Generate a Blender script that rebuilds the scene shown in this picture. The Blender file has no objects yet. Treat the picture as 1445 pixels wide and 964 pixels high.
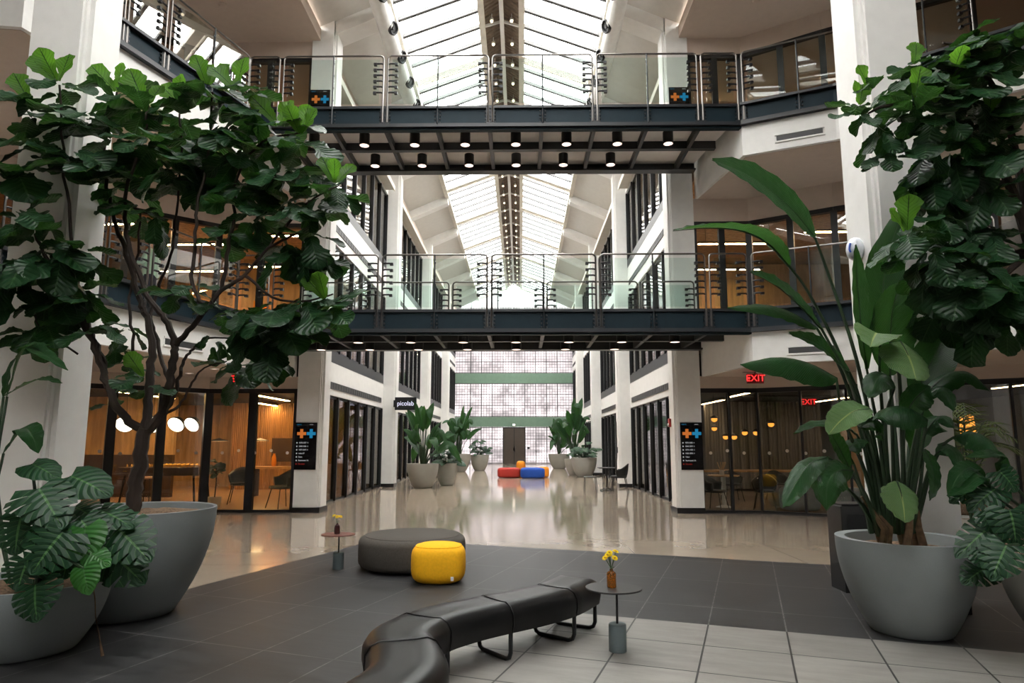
import bpy, bmesh, math, random
from mathutils import Vector, Matrix, Quaternion
V = Vector
PI = math.pi
S = bpy.context.scene
COL = S.collection

# ------------------------------------------------------------------ camera
FPX = 919.0
PITCH = math.atan(123 / 919)
YAW = math.atan(12.5 / 919 * math.cos(PITCH))
CAM = V((0.5, 0.0, 1.5))
cd = bpy.data.cameras.new('camera')
cam = bpy.data.objects.new('camera', cd)
COL.objects.link(cam)
cam.location = CAM
cam.rotation_euler = (PI / 2 + PITCH, 0, YAW)
cd.sensor_width = 36
cd.sensor_fit = 'HORIZONTAL'
cd.lens = FPX * 36 / 1445
cd.shift_y = 20 / 1445
cd.clip_end = 300
S.camera = cam


def at(u, v, y):
    """point at depth y that the photograph shows at (u, v)"""
    a = (u - 722.5) / FPX
    b = (502.0 - v) / FPX
    yy = math.cos(PITCH) - b * math.sin(PITCH)
    z = math.sin(PITCH) + b * math.cos(PITCH)
    r = V((a * math.cos(YAW) - yy * math.sin(YAW), a * math.sin(YAW) + yy * math.cos(YAW), z))
    return CAM + r * (y / r.y)


# ------------------------------------------------------------------ materials
def newmat(name):
    m = bpy.data.materials.new(name)
    m.use_nodes = True
    nt = m.node_tree
    for n in list(nt.nodes):
        nt.nodes.remove(n)
    out = nt.nodes.new('ShaderNodeOutputMaterial')
    return m, nt, out


def pbsdf(nt, col=(.8, .8, .8), rough=.5, metal=0., spec=.5):
    p = nt.nodes.new('ShaderNodeBsdfPrincipled')
    p.inputs['Base Color'].default_value = (*col, 1)
    p.inputs['Roughness'].default_value = rough
    p.inputs['Metallic'].default_value = metal
    p.inputs['Specular IOR Level'].default_value = spec
    return p


def mat(name, col, rough=.5, metal=0., spec=.5, var=.06, scale=6., bump=0., bscale=60., stretch=None):
    m, nt, out = newmat(name)
    p = pbsdf(nt, col, rough, metal, spec)
    L = nt.links
    tc = nt.nodes.new('ShaderNodeTexCoord')
    mp = nt.nodes.new('ShaderNodeMapping')
    if stretch:
        mp.inputs['Scale'].default_value = stretch
    L.new(tc.outputs['Object'], mp.inputs['Vector'])
    if var > 0:
        nz = nt.nodes.new('ShaderNodeTexNoise')
        nz.inputs['Scale'].default_value = scale
        nz.inputs['Detail'].default_value = 5
        L.new(mp.outputs[0], nz.inputs['Vector'])
        r = nt.nodes.new('ShaderNodeValToRGB')
        r.color_ramp.elements[0].position = .3
        r.color_ramp.elements[1].position = .7
        r.color_ramp.elements[0].color = (*[max(0, c * (1 - var)) for c in col], 1)
        r.color_ramp.elements[1].color = (*[min(1, c * (1 + var)) for c in col], 1)
        L.new(nz.outputs['Fac'], r.inputs[0])
        L.new(r.outputs[0], p.inputs['Base Color'])
    if bump > 0:
        n2 = nt.nodes.new('ShaderNodeTexNoise')
        n2.inputs['Scale'].default_value = bscale
        n2.inputs['Detail'].default_value = 3
        L.new(mp.outputs[0], n2.inputs['Vector'])
        b = nt.nodes.new('ShaderNodeBump')
        b.inputs['Strength'].default_value = bump
        b.inputs['Distance'].default_value = .01
        L.new(n2.outputs['Fac'], b.inputs['Height'])
        L.new(b.outputs[0], p.inputs['Normal'])
    L.new(p.outputs[0], out.inputs[0])
    return m


def emit(name, col, s):
    m, nt, out = newmat(name)
    e = nt.nodes.new('ShaderNodeEmission')
    e.inputs[0].default_value = (*col, 1)
    e.inputs[1].default_value = s
    nt.links.new(e.outputs[0], out.inputs[0])
    return m


def glass(name, tint=(.93, .97, .96), refl=1.0, base=.03):
    m, nt, out = newmat(name)
    L = nt.links
    t = nt.nodes.new('ShaderNodeBsdfTransparent')
    t.inputs[0].default_value = (*tint, 1)
    g = nt.nodes.new('ShaderNodeBsdfGlossy')
    g.inputs['Roughness'].default_value = .01
    f = nt.nodes.new('ShaderNodeFresnel')
    f.inputs['IOR'].default_value = 1.5
    mu = nt.nodes.new('ShaderNodeMath')
    mu.operation = 'MULTIPLY_ADD'
    mu.use_clamp = True
    mu.inputs[1].default_value = refl
    mu.inputs[2].default_value = base
    L.new(f.outputs[0], mu.inputs[0])
    x = nt.nodes.new('ShaderNodeMixShader')
    L.new(mu.outputs[0], x.inputs[0])
    L.new(t.outputs[0], x.inputs[1])
    L.new(g.outputs[0], x.inputs[2])
    L.new(x.outputs[0], out.inputs[0])
    return m


def leafmat(name, col, vein, rough=.35, trans=.25, tcol=None, side=9., vw=.06):
    """leaf with midrib and side veins from its own UV (u across -1..1, v along)"""
    m, nt, out = newmat(name)
    L = nt.links
    N = nt.nodes.new
    uv = N('ShaderNodeUVMap')
    sp = N('ShaderNodeSeparateXYZ')
    L.new(uv.outputs[0], sp.inputs[0])

    def math_(op, a, b=None, c=None, clamp=False):
        n = N('ShaderNodeMath')
        n.operation = op
        n.use_clamp = clamp
        for i, q in enumerate((a, b, c)):
            if q is None:
                continue
            if isinstance(q, (int, float)):
                n.inputs[i].default_value = q
            else:
                L.new(q, n.inputs[i])
        return n.outputs[0]
    au = math_('ABSOLUTE', math_('SUBTRACT', sp.outputs[0], .5))          # 0..0.5
    mid = math_('LESS_THAN', au, .022)
    ph = math_('SUBTRACT', math_('MULTIPLY', sp.outputs[1], side), math_('MULTIPLY', au, side * .55))
    fr = math_('ABSOLUTE', math_('SUBTRACT', math_('FRACT', ph), .5))
    vn = math_('LESS_THAN', fr, vw)
    fac = math_('MAXIMUM', mid, math_('MULTIPLY', vn, .55))
    nz = N('ShaderNodeTexNoise')
    nz.inputs['Scale'].default_value = 5
    rmp = N('ShaderNodeValToRGB')
    rmp.color_ramp.elements[0].position = .3
    rmp.color_ramp.elements[1].position = .7
    rmp.color_ramp.elements[0].color = (*[c * .75 for c in col], 1)
    rmp.color_ramp.elements[1].color = (*[c * 1.25 for c in col], 1)
    tc = N('ShaderNodeTexCoord')
    L.new(tc.outputs['Object'], nz.inputs['Vector'])
    L.new(nz.outputs['Fac'], rmp.inputs[0])
    mx = N('ShaderNodeMixRGB')
    L.new(fac, mx.inputs[0])
    L.new(rmp.outputs[0], mx.inputs[1])
    mx.inputs[2].default_value = (*vein, 1)
    p = pbsdf(nt, col, rough, 0, .32)
    L.new(mx.outputs[0], p.inputs['Base Color'])
    b = N('ShaderNodeBump')
    b.inputs['Strength'].default_value = .7
    b.inputs['Distance'].default_value = .012
    L.new(math_('ABSOLUTE', fr), b.inputs['Height'])
    L.new(b.outputs[0], p.inputs['Normal'])
    t = N('ShaderNodeBsdfTranslucent')
    tm = N('ShaderNodeMixRGB')
    L.new(fac, tm.inputs[0])
    tm.inputs[1].default_value = (*(tcol or [min(1, c * 2) for c in col]), 1)
    tm.inputs[2].default_value = (*[c * 1.5 for c in vein], 1)
    L.new(tm.outputs[0], t.inputs[0])
    x = N('ShaderNodeMixShader')
    x.inputs[0].default_value = trans
    L.new(p.outputs[0], x.inputs[1])
    L.new(t.outputs[0], x.inputs[2])
    L.new(x.outputs[0], out.inputs[0])
    return m


def tilemat(name, col, grout, w, h, rot, off, rough, var, row_off=0.5, mortar=.004):
    m, nt, out = newmat(name)
    L = nt.links
    N = nt.nodes.new
    tc = N('ShaderNodeTexCoord')
    mp = N('ShaderNodeMapping')
    mp.vector_type = 'TEXTURE'
    mp.inputs['Rotation'].default_value = (0, 0, rot)
    mp.inputs['Location'].default_value = (off[0], off[1], 0)
    L.new(tc.outputs['Object'], mp.inputs['Vector'])
    br = N('ShaderNodeTexBrick')
    br.offset = row_off
    br.inputs['Scale'].default_value = 1
    br.inputs['Brick Width'].default_value = w
    br.inputs['Row Height'].default_value = h
    br.inputs['Mortar Size'].default_value = mortar
    br.inputs['Mortar Smooth'].default_value = .1
    br.inputs['Bias'].default_value = 0
    br.inputs['Color1'].default_value = (*[c * .88 for c in col], 1)
    br.inputs['Color2'].default_value = (*[c * 1.12 for c in col], 1)
    br.inputs['Mortar'].default_value = (*grout, 1)
    L.new(mp.outputs[0], br.inputs['Vector'])
    m2 = N('ShaderNodeMapping')
    m2.inputs['Scale'].default_value = (1.2, 6, 1)
    L.new(mp.outputs[0], m2.inputs['Vector'])
    nz = N('ShaderNodeTexNoise')
    nz.inputs['Scale'].default_value = 1.6
    nz.inputs['Detail'].default_value = 8
    nz.inputs['Roughness'].default_value = .65
    L.new(m2.outputs[0], nz.inputs['Vector'])
    mr = N('ShaderNodeMapRange')
    mr.inputs[1].default_value = .36
    mr.inputs[2].default_value = .64
    mr.inputs[3].default_value = 1 - var
    mr.inputs[4].default_value = 1 + var
    L.new(nz.outputs['Fac'], mr.inputs[0])
    mx = N('ShaderNodeMixRGB')
    mx.blend_type = 'MULTIPLY'
    mx.inputs[0].default_value = 1
    L.new(br.outputs['Color'], mx.inputs[1])
    L.new(mr.outputs[0], mx.inputs[2])
    p = pbsdf(nt, col, rough)
    L.new(mx.outputs[0], p.inputs['Base Color'])
    r2 = N('ShaderNodeMapRange')
    r2.inputs[3].default_value = rough - .08
    r2.inputs[4].default_value = rough + .12
    L.new(nz.outputs['Fac'], r2.inputs[0])
    L.new(r2.outputs[0], p.inputs['Roughness'])
    b = N('ShaderNodeBump')
    b.inputs['Strength'].default_value = .25
    b.inputs['Distance'].default_value = .004
    L.new(nz.outputs['Fac'], b.inputs['Height'])
    L.new(b.outputs[0], p.inputs['Normal'])
    L.new(p.outputs[0], out.inputs[0])
    return m


def woodmat(name, col, rough=.45, slat=0., axis=0):
    m, nt, out = newmat(name)
    L = nt.links
    N = nt.nodes.new
    tc = N('ShaderNodeTexCoord')
    mp = N('ShaderNodeMapping')
    mp.inputs['Scale'].default_value = (3, 3, .35)
    L.new(tc.outputs['Object'], mp.inputs['Vector'])
    nz = N('ShaderNodeTexNoise')
    nz.inputs['Scale'].default_value = 3
    nz.inputs['Detail'].default_value = 7
    L.new(mp.outputs[0], nz.inputs['Vector'])
    r = N('ShaderNodeValToRGB')
    r.color_ramp.elements[0].position = .3
    r.color_ramp.elements[1].position = .7
    r.color_ramp.elements[0].color = (*[c * .6 for c in col], 1)
    r.color_ramp.elements[1].color = (*[min(1, c * 1.2) for c in col], 1)
    L.new(nz.outputs['Fac'], r.inputs[0])
    p = pbsdf(nt, col, rough)
    L.new(r.outputs[0], p.inputs['Base Color'])
    if slat:
        wv = N('ShaderNodeTexWave')
        wv.bands_direction = 'XYZ'[axis]
        wv.inputs['Scale'].default_value = slat
        L.new(tc.outputs['Object'], wv.inputs['Vector'])
        b = N('ShaderNodeBump')
        b.inputs['Strength'].default_value = .8
        b.inputs['Distance'].default_value = .03
        L.new(wv.outputs['Fac'], b.inputs['Height'])
        L.new(b.outputs[0], p.inputs['Normal'])
    L.new(p.outputs[0], out.inputs[0])
    return m


def glassblock():
    m, nt, out = newmat('glass_block')
    L = nt.links
    N = nt.nodes.new
    tc = N('ShaderNodeTexCoord')
    mp = N('ShaderNodeMapping')
    mp.inputs['Rotation'].default_value = (PI / 2, 0, 0)
    L.new(tc.outputs['Object'], mp.inputs['Vector'])
    br = N('ShaderNodeTexBrick')
    br.offset = 0
    br.inputs['Scale'].default_value = 1
    br.inputs['Brick Width'].default_value = .2
    br.inputs['Row Height'].default_value = .2
    br.inputs['Mortar Size'].default_value = .012
    br.inputs['Color1'].default_value = (.45, .43, .437, 1)
    br.inputs['Color2'].default_value = (.35, .332, .34, 1)
    br.inputs['Mortar'].default_value = (.10, .095, .095, 1)
    L.new(mp.outputs[0], br.inputs['Vector'])
    nz = N('ShaderNodeTexNoise')
    nz.inputs['Scale'].default_value = .8
    nz.inputs['Detail'].default_value = 3
    L.new(tc.outputs['Object'], nz.inputs['Vector'])
    mr = N('ShaderNodeMapRange')
    mr.inputs[1].default_value = .3
    mr.inputs[2].default_value = .7
    mr.inputs[3].default_value = .55
    mr.inputs[4].default_value = 1.0
    L.new(nz.outputs['Fac'], mr.inputs[0])
    mx = N('ShaderNodeMixRGB')
    mx.blend_type = 'MULTIPLY'
    mx.inputs[0].default_value = 1
    L.new(br.outputs[0], mx.inputs[1])
    L.new(mr.outputs[0], mx.inputs[2])
    t = N('ShaderNodeBsdfTranslucent')
    L.new(mx.outputs[0], t.inputs[0])
    g = N('ShaderNodeBsdfGlossy')
    g.inputs['Roughness'].default_value = .15
    x = N('ShaderNodeMixShader')
    x.inputs[0].default_value = .06
    L.new(t.outputs[0], x.inputs[1])
    L.new(g.outputs[0], x.inputs[2])
    L.new(x.outputs[0], out.inputs[0])
    return m


ROT = math.radians(-19)
M = dict(
    white=mat('white_paint', (.80, .79, .765), .55, var=.03, bump=.05, bscale=40),
    soffit=mat('beige_soffit', (.56, .455, .38), .7, var=.03),
    roofsoffit=mat('pale_roof_soffit', (.62, .60, .56), .7, var=.03), deckwhite=mat('bridge_soffit_paint', (.74, .70, .67), .6, var=.03),
    plinth=mat('black_plinth', (.012, .012, .013), .35),
    black=mat('black_metal', (.012, .013, .015), .4, spec=.4),
    steel=mat('blue_black_steel', (.006, .019, .028), .6, spec=.25, var=.1),
    flange=mat('black_steel_flange', (.02, .023, .027), .4),
    rail=mat('brushed_steel_rail', (.17, .16, .15), .28, metal=1., var=.05),
    glass=glass('rail_glass', (.90, .96, .94), .3, .012),
    pane=glass('window_glass', (.80, .82, .80), 1.2, .04),
    paned=glass('dark_window_glass', (.80, .81, .80), .75, .03), panelow=glass('matte_window_glass', (.88, .87, .86), .04, .0),
    sky=glass('skylight_glass', (.97, .98, .98), .3, .0),
    bar=mat('grey_glazing_bar', (.10, .10, .10), .5), cream=mat('cream_beam', (.70, .66, .58), .55),
    ridge=woodmat('ridge_brown', (.24, .18, .13), .6, 2.2, 1),
    grille=mat('dark_grille', (.05, .05, .052), .5, stretch=(1, 1, 1)),
    green=mat('green_slab_band', (.16, .26, .19), .5),
    gblock=glassblock(),
    concrete=mat('grey_planter', (.215, .235, .238), .6, var=.06, scale=3, bump=.08, bscale=120),
    concretew=mat('beige_grey_planter', (.30, .29, .26), .6, var=.06, scale=3, bump=.08, bscale=120),
    soil=mat('bark_soil', (.16, .10, .06), .95, var=.5, scale=40, bump=1., bscale=70),
    bark=mat('dark_bark', (.030, .020, .015), .85, var=.35, scale=14, bump=.8, bscale=40, stretch=(1, 1, .3)),
    fig=leafmat('fig_leaf', (.008, .036, .012), (.042, .10, .034), .40, .18, (.05, .16, .02)),
    figy=leafmat('young_fig_leaf', (.05, .13, .022), (.015, .045, .008), .42, .5, (.16, .40, .03)),
    mon=leafmat('monstera_leaf', (.007, .036, .014), (.06, .15, .045), .46, .12, (.04, .14, .03), 7, .05),
    mony=leafmat('young_philodendron_leaf', (.03, .13, .025), (.08, .2, .06), .35, .3, (.1, .35, .03), 7, .05),
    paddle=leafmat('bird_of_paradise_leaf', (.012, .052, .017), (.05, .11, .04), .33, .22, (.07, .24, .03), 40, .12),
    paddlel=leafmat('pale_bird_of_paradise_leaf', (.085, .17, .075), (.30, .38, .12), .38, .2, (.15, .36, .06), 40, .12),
    stalk=mat('green_stalk', (.018, .045, .016), .5, var=.2),
    stalkb=mat('dry_brown_sheath', (.14, .085, .045), .8, var=.4, scale=20),
    palm=leafmat('palm_leaflet', (.06, .09, .03), (.08, .12, .05), .5, .25, (.2, .25, .06), 3, .0),
    leather=mat('black_leather', (.006, .006, .0065), .32, var=.2, bump=.1, bscale=200, spec=.3),
    felt=mat('charcoal_felt', (.075, .066, .056), .9, var=.15, scale=60, bump=.15, bscale=300),
    yellow=mat('yellow_felt', (.95, .47, .003), .85, var=.06, scale=40, bump=.12, bscale=300),
    red=mat('red_felt', (.42, .03, .02), .85), blue=mat('blue_felt', (.012, .07, .36), .85),
    orange=mat('orange_felt', (.80, .26, .01), .85),
    rtop=mat('red_brown_tabletop', (.17, .06, .045), .45), btop=mat('black_tabletop', (.022, .021, .02), .5),
    tbase=mat('blue_grey_concrete_base', (.16, .20, .21), .75, var=.1, bump=.1),
    petal=mat('yellow_petal', (.95, .72, .012), .6, var=.1), eye=mat('flower_eye', (.45, .22, .01), .8),
    stem=mat('flower_stem', (.03, .07, .02), .6),
    screen=mat('screen_black', (.004, .004, .006), .18),
    warmwood=woodmat('warm_wood', (.50, .29, .12), .45), slatwood=woodmat('slatted_wood', (.42, .22, .09), .5, 5, 0),
    darkwood=woodmat('dark_wood_panel', (.06, .035, .022), .4), grey=mat('interior_grey', (.22, .21, .20), .7),
    tan=woodmat('tan_wall', (.50, .33, .18), .6), darkceil=mat('dark_ceiling', (.025, .023, .022), .8),
    carpet=mat('carpet', (.16, .12, .09), .95, var=.25, scale=20), wfloor=woodmat('wood_floor', (.32, .2, .11), .3),
    sofa=mat('grey_blue_upholstery', (.22, .26, .28), .9), olive=mat('olive_upholstery', (.08, .08, .05), .9),
    white2=mat('white_enamel', (.75, .75, .73), .35), frost=mat('white_egg_plastic', (.72, .74, .80), .35),
    ebl=mat('blue_print', (.06, .14, .62), .4), redbox=mat('red_box', (.35, .02, .02), .4),
    skin=mat('skin', (.52, .30, .21), .6), mint=mat('mint_shirt', (.36, .56, .42), .85, bump=.3, bscale=12),
    jeans=mat('dark_trousers', (.02, .024, .04), .85), hair=mat('brown_hair', (.05, .03, .02), .7),
    L_warm=emit('lamp_warm', (1, .62, .28), 9), L_white=emit('lamp_white', (1, .86, .72), 9), L_down=emit('downlight_glow', (1, .74, .62), 2.6),
    L_line=emit('linear_lamp', (1, .60, .30), 100), L_lounge=emit('lounge_linear_lamp', (1, .54, .20), 140), L_shop=emit('shop_linear_lamp', (1, .80, .58), 55), L_dim=emit('dim_linear_lamp', (1, .66, .36), 28), L_or=emit('amber_globe', (1, .34, .05), 2.6),
    L_red=emit('exit_red', (1, .03, .03), 2.2), L_so=emit('screen_orange', (.9, .25, .05), .55), L_sb=emit('screen_blue', (.03, .33, .62), .55),
    L_sw=emit('screen_white', (.7, .7, .7), .6), L_sr=emit('screen_red', (.6, .05, .04), .4), L_sign=emit('sign_letter', (.80, .80, 1), 1.2),
    L_spot=emit('spot_glow', (1, .85, .6), 3),
)


def amber():
    m, nt, out = newmat('amber_glass')
    p = pbsdf(nt, (.42, .14, .015), .08)
    p.inputs['Transmission Weight'].default_value = .6
    nt.links.new(p.outputs[0], out.inputs[0])
    return m


M['amber'] = amber()
M['brown_glass'] = mat('brown_glass', (.05, .012, .012), .1, var=0)


def polished():
    m, nt, out = newmat('polished_floor')
    L = nt.links
    N = nt.nodes.new
    tc = N('ShaderNodeTexCoord')
    n1 = N('ShaderNodeTexNoise')
    n1.inputs['Scale'].default_value = .5
    n1.inputs['Detail'].default_value = 8
    n1.inputs['Roughness'].default_value = .7
    L.new(tc.outputs['Object'], n1.inputs['Vector'])
    r = N('ShaderNodeValToRGB')
    r.color_ramp.elements[0].position = .3
    r.color_ramp.elements[1].position = .72
    r.color_ramp.elements[0].color = (.34, .275, .21, 1)
    r.color_ramp.elements[1].color = (.43, .355, .275, 1)
    L.new(n1.outputs['Fac'], r.inputs[0])
    br = N('ShaderNodeTexBrick')
    br.offset = 0
    br.inputs['Scale'].default_value = 1
    br.inputs['Brick Width'].default_value = 2.05
    br.inputs['Row Height'].default_value = 2.075
    br.inputs['Mortar Size'].default_value = .004
    br.inputs['Color1'].default_value = (1, 1, 1, 1)
    br.inputs['Color2'].default_value = (.94, .94, .94, 1)
    br.inputs['Mortar'].default_value = (.6, .58, .55, 1)
    L.new(tc.outputs['Object'], br.inputs['Vector'])
    mx = N('ShaderNodeMixRGB')
    mx.blend_type = 'MULTIPLY'
    mx.inputs[0].default_value = 1
    L.new(r.outputs[0], mx.inputs[1])
    L.new(br.outputs[0], mx.inputs[2])
    p = pbsdf(nt, (.3, .26, .2), .12, spec=.9)
    L.new(mx.outputs[0], p.inputs['Base Color'])
    mr = N('ShaderNodeMapRange')
    mr.inputs[3].default_value = .05
    mr.inputs[4].default_value = .11
    L.new(n1.outputs['Fac'], mr.inputs[0])
    L.new(mr.outputs[0], p.inputs['Roughness'])
    L.new(p.outputs[0], out.inputs[0])
    return m


M['floor'] = polished()
TO = (1.29, 5.3)   # a tile corner read off the floor
M['tiledark'] = tilemat('dark_tile', (.020, .020, .0205), (.085, .082, .08), .6, 1.2, ROT, TO, .50, .6, 0, .006)
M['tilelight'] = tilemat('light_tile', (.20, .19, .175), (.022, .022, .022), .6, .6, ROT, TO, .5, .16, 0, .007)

# ------------------------------------------------------------------ mesh builder


class MB:
    def __init__(s):
        s.v = []
        s.f = []
        s.uv = []
        s.sm = []

    def add(s, vs, fs, uvs=None, smooth=False):
        o = len(s.v)
        s.v += [tuple(v) for v in vs]
        s.uv += (list(uvs) if uvs else [(0, 0)] * len(vs))
        for f in fs:
            s.f.append([i + o for i in f])
            s.sm.append(smooth)
        return s

    def box(s, x0, x1, y0, y1, z0, z1):
        vs = [(x, y, z) for z in (z0, z1) for y in (y0, y1) for x in (x0, x1)]
        return s.add(vs, [(0, 2, 3, 1), (4, 5, 7, 6), (0, 1, 5, 4), (2, 6, 7, 3), (0, 4, 6, 2), (1, 3, 7, 5)])

    def bar(s, a, b, w, h, up=(0, 0, 1)):
        """box beam from a to b, width w across, height h along up"""
        a, b = V(a), V(b)
        d = (b - a).normalized()
        sd = d.cross(V(up))
        if sd.length < 1e-4:
            sd = d.cross(V((1, 0, 0)))
        sd.normalize()
        u = sd.cross(d)
        vs = []
        for p in (a, b):
            for i, j in ((-1, -1), (1, -1), (1, 1), (-1, 1)):
                vs.append(p + sd * i * w / 2 + u * j * h / 2)
        return s.add(vs, [(3, 2, 1, 0), (4, 5, 6, 7), (0, 1, 5, 4), (1, 2, 6, 5), (2, 3, 7, 6), (3, 0, 4, 7)])

    def prism(s, poly, z0, z1):
        n = len(poly)
        vs = [(x, y, z0) for x, y in poly] + [(x, y, z1) for x, y in poly]
        area = sum(poly[i][0] * poly[(i + 1) % n][1] - poly[(i + 1) % n][0] * poly[i][1] for i in range(n))
        fs = [list(range(n - 1, -1, -1)), list(range(n, 2 * n))] + [(i, (i + 1) % n, n + (i + 1) % n, n + i) for i in range(n)]
        if area < 0:
            fs = [list(reversed(f)) for f in fs]
        return s.add(vs, fs)

    def quad(s, a, b, c, d):
        return s.add([a, b, c, d], [(0, 1, 2, 3)], [(0, 0), (1, 0), (1, 1), (0, 1)])

    def tube(s, pts, r, n=8, cap=True):
        pts = [V(p) for p in pts]
        rs = r if isinstance(r, (list, tuple)) else [r] * len(pts)
        k = len(pts)
        d0 = (pts[1] - pts[0]).normalized()
        ref = V((0, 0, 1)) if abs(d0.z) < .9 else V((1, 0, 0))
        x = d0.cross(ref).normalized()
        vs = []
        for i, p in enumerate(pts):
            d = (pts[min(i + 1, k - 1)] - pts[max(i - 1, 0)]).normalized()
            x = (x - d * x.dot(d)).normalized()
            y = d.cross(x)
            for j in range(n):
                a = 2 * PI * j / n
                vs.append(p + (x * math.cos(a) + y * math.sin(a)) * rs[i])
        fs = []
        for i in range(k - 1):
            for j in range(n):
                fs.append((i * n + j, i * n + (j + 1) % n, (i + 1) * n + (j + 1) % n, (i + 1) * n + j))
        s.add(vs, fs, smooth=True)
        if cap:
            s.add(vs[:n], [list(range(n - 1, -1, -1))])
            s.add(vs[-n:], [list(range(n))])
        return s

    def lathe(s, prof, c=(0, 0, 0), n=24, sx=1., sy=1., M4=None):
        vs = []
        for r, z in prof:
            for j in range(n):
                a = 2 * PI * j / n
                p = V((r * math.cos(a) * sx, r * math.sin(a) * sy, z))
                if M4:
                    p = M4 @ p
                vs.append(p + V(c))
        fs = []
        for i in range(len(prof) - 1):
            for j in range(n):
                fs.append((i * n + j, i * n + (j + 1) % n, (i + 1) * n + (j + 1) % n, (i + 1) * n + j))
        if prof[0][0] > 1e-5:
            fs.append(list(range(n - 1, -1, -1)))
        if prof[-1][0] > 1e-5:
            o = (len(prof) - 1) * n
            fs.append([o + j for j in range(n)])
        return s.add(vs, fs, smooth=True)

    def ball(s, c, r, n=10, sz=1.):
        m = max(4, n // 2)
        return s.lathe([(max(1e-6, r * math.sin(PI * i / m)), -r * sz * math.cos(PI * i / m)) for i in range(m + 1)], c, n)

    def rbox(s, x0, x1, y0, y1, z0, z1, e=.35, n=16, m=8, squash=.5):
        """soft cushion: superellipsoid"""
        cx, cy, cz = (x0 + x1) / 2, (y0 + y1) / 2, (z0 + z1) / 2
        ax, ay, az = (x1 - x0) / 2, (y1 - y0) / 2, (z1 - z0) / 2
        f = lambda t, p: math.copysign(abs(t) ** p, t)
        vs = []
        for i in range(m + 1):
            ph = -PI / 2 + PI * i / m
            for j in range(n):
                th = 2 * PI * j / n
                vs.append((cx + ax * f(math.cos(ph), squash) * f(math.cos(th), e), cy + ay * f(math.cos(ph), squash) * f(math.sin(th), e), cz + az * f(math.sin(ph), squash)))
        fs = [(i * n + j, i * n + (j + 1) % n, (i + 1) * n + (j + 1) % n, (i + 1) * n + j) for i in range(m) for j in range(n)]
        return s.add(vs, fs, smooth=True)

    def build(s, name, m, parent=None, bevel=0., angle=40, w=False):
        me = bpy.data.meshes.new(name)
        me.from_pydata(s.v, [], s.f)
        me.update()
        uvl = me.uv_layers.new(name='UVMap')
        for lp in me.loops:
            uvl.data[lp.index].uv = s.uv[lp.vertex_index]
        me.polygons.foreach_set('use_smooth', s.sm)
        if any(s.sm):
            me.set_sharp_from_angle(angle=math.radians(angle))
        o = bpy.data.objects.new(name, me)
        COL.objects.link(o)
        if m:
            me.materials.append(m)
        if parent:
            o.parent = parent
            if w:
                o.location = -parent.location
        if bevel:
            b = o.modifiers.new('bevel', 'BEVEL')
            b.width = bevel
            b.segments = 2
            b.limit_method = 'ANGLE'
        return o


def tag(o, label, cat=None, group=None, kind=None):
    o['label'] = label
    if cat:
        o['category'] = cat
    if group:
        o['group'] = group
    if kind:
        o['kind'] = kind
    return o


def thing(name, label, cat, loc=(0, 0, 0), rz=0., group=None, kind=None):
    """Empty at the thing's base; its parts are built in its own local coordinates"""
    o = bpy.data.objects.new(name, None)
    o.empty_display_size = .1
    COL.objects.link(o)
    o.location = loc
    o.rotation_euler = (0, 0, rz)
    return tag(o, label, cat, group, kind)


def dup(root, loc=None, rz=None, label=None, group=None):
    def cp(o, par):
        c = o.copy()
        COL.objects.link(c)
        if par:
            c.parent = par
        for k in o.children:
            cp(k, c)
        return c
    r = cp(root, None)
    if loc is not None:
        r.location = loc
    if rz is not None:
        r.rotation_euler = (0, 0, rz)
    if label:
        r['label'] = label
    if group:
        r['group'] = group
    return r


def struct(name, mb, m, label, bevel=0.):
    o = mb.build(name, m, None, bevel)
    return tag(o, label, 'building part', None, 'structure')


def textmesh(s, size, m, name, parent, loc, rot=(PI / 2, 0, 0), extrude=.002, align='LEFT', sx=1.):
    cu = bpy.data.curves.new(name, 'FONT')
    cu.body = s
    cu.size = size
    cu.extrude = extrude
    cu.align_x = align
    cu.align_y = 'CENTER'
    t = bpy.data.objects.new(name, cu)
    COL.objects.link(t)
    dg = bpy.context.evaluated_depsgraph_get()
    me = bpy.data.meshes.new_from_object(t.evaluated_get(dg))
    bpy.data.objects.remove(t)
    bpy.data.curves.remove(cu)
    me.materials.clear()
    me.materials.append(m)
    o = bpy.data.objects.new(name, me)
    COL.objects.link(o)
    o.location = loc
    o.rotation_euler = rot
    o.scale = (sx, 1, 1)
    if parent:
        o.parent = parent
    return o


def ordw(i):
    return ['first', 'second', 'third', 'fourth', 'fifth', 'sixth', 'seventh', 'eighth', 'ninth', 'tenth', 'eleventh', 'twelfth'][i]
# ================================================================== SETTING
COLY = [-2.28, 6.02, 14.32, 22.62, 30.92, 39.22]
ENDY = 47.52
HW, GX, CW = 3.86, 4.30, .58
LV = [0.0, 4.0, 8.09]
side_name = {-1: 'left', 1: 'right'}
STORE = {1: [(4.44, 14.43), (5.7, 14.40), (7.2, 13.5), (9.6, 12.2), (14, 9.8)],
         -1: [(-4.44, 14.43), (-6.45, 14.43), (-9.3, 12.1), (-14, 9.0)]}
EDGE = {1: [(4.83, 12.1), (6.33, 11.44), (8.0, 10.05), (14, 5.6)],
        -1: [(-4.93, 12.1), (-5.76, 9.43), (-6.2, 8.0), (-14, 7.0)]}

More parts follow.
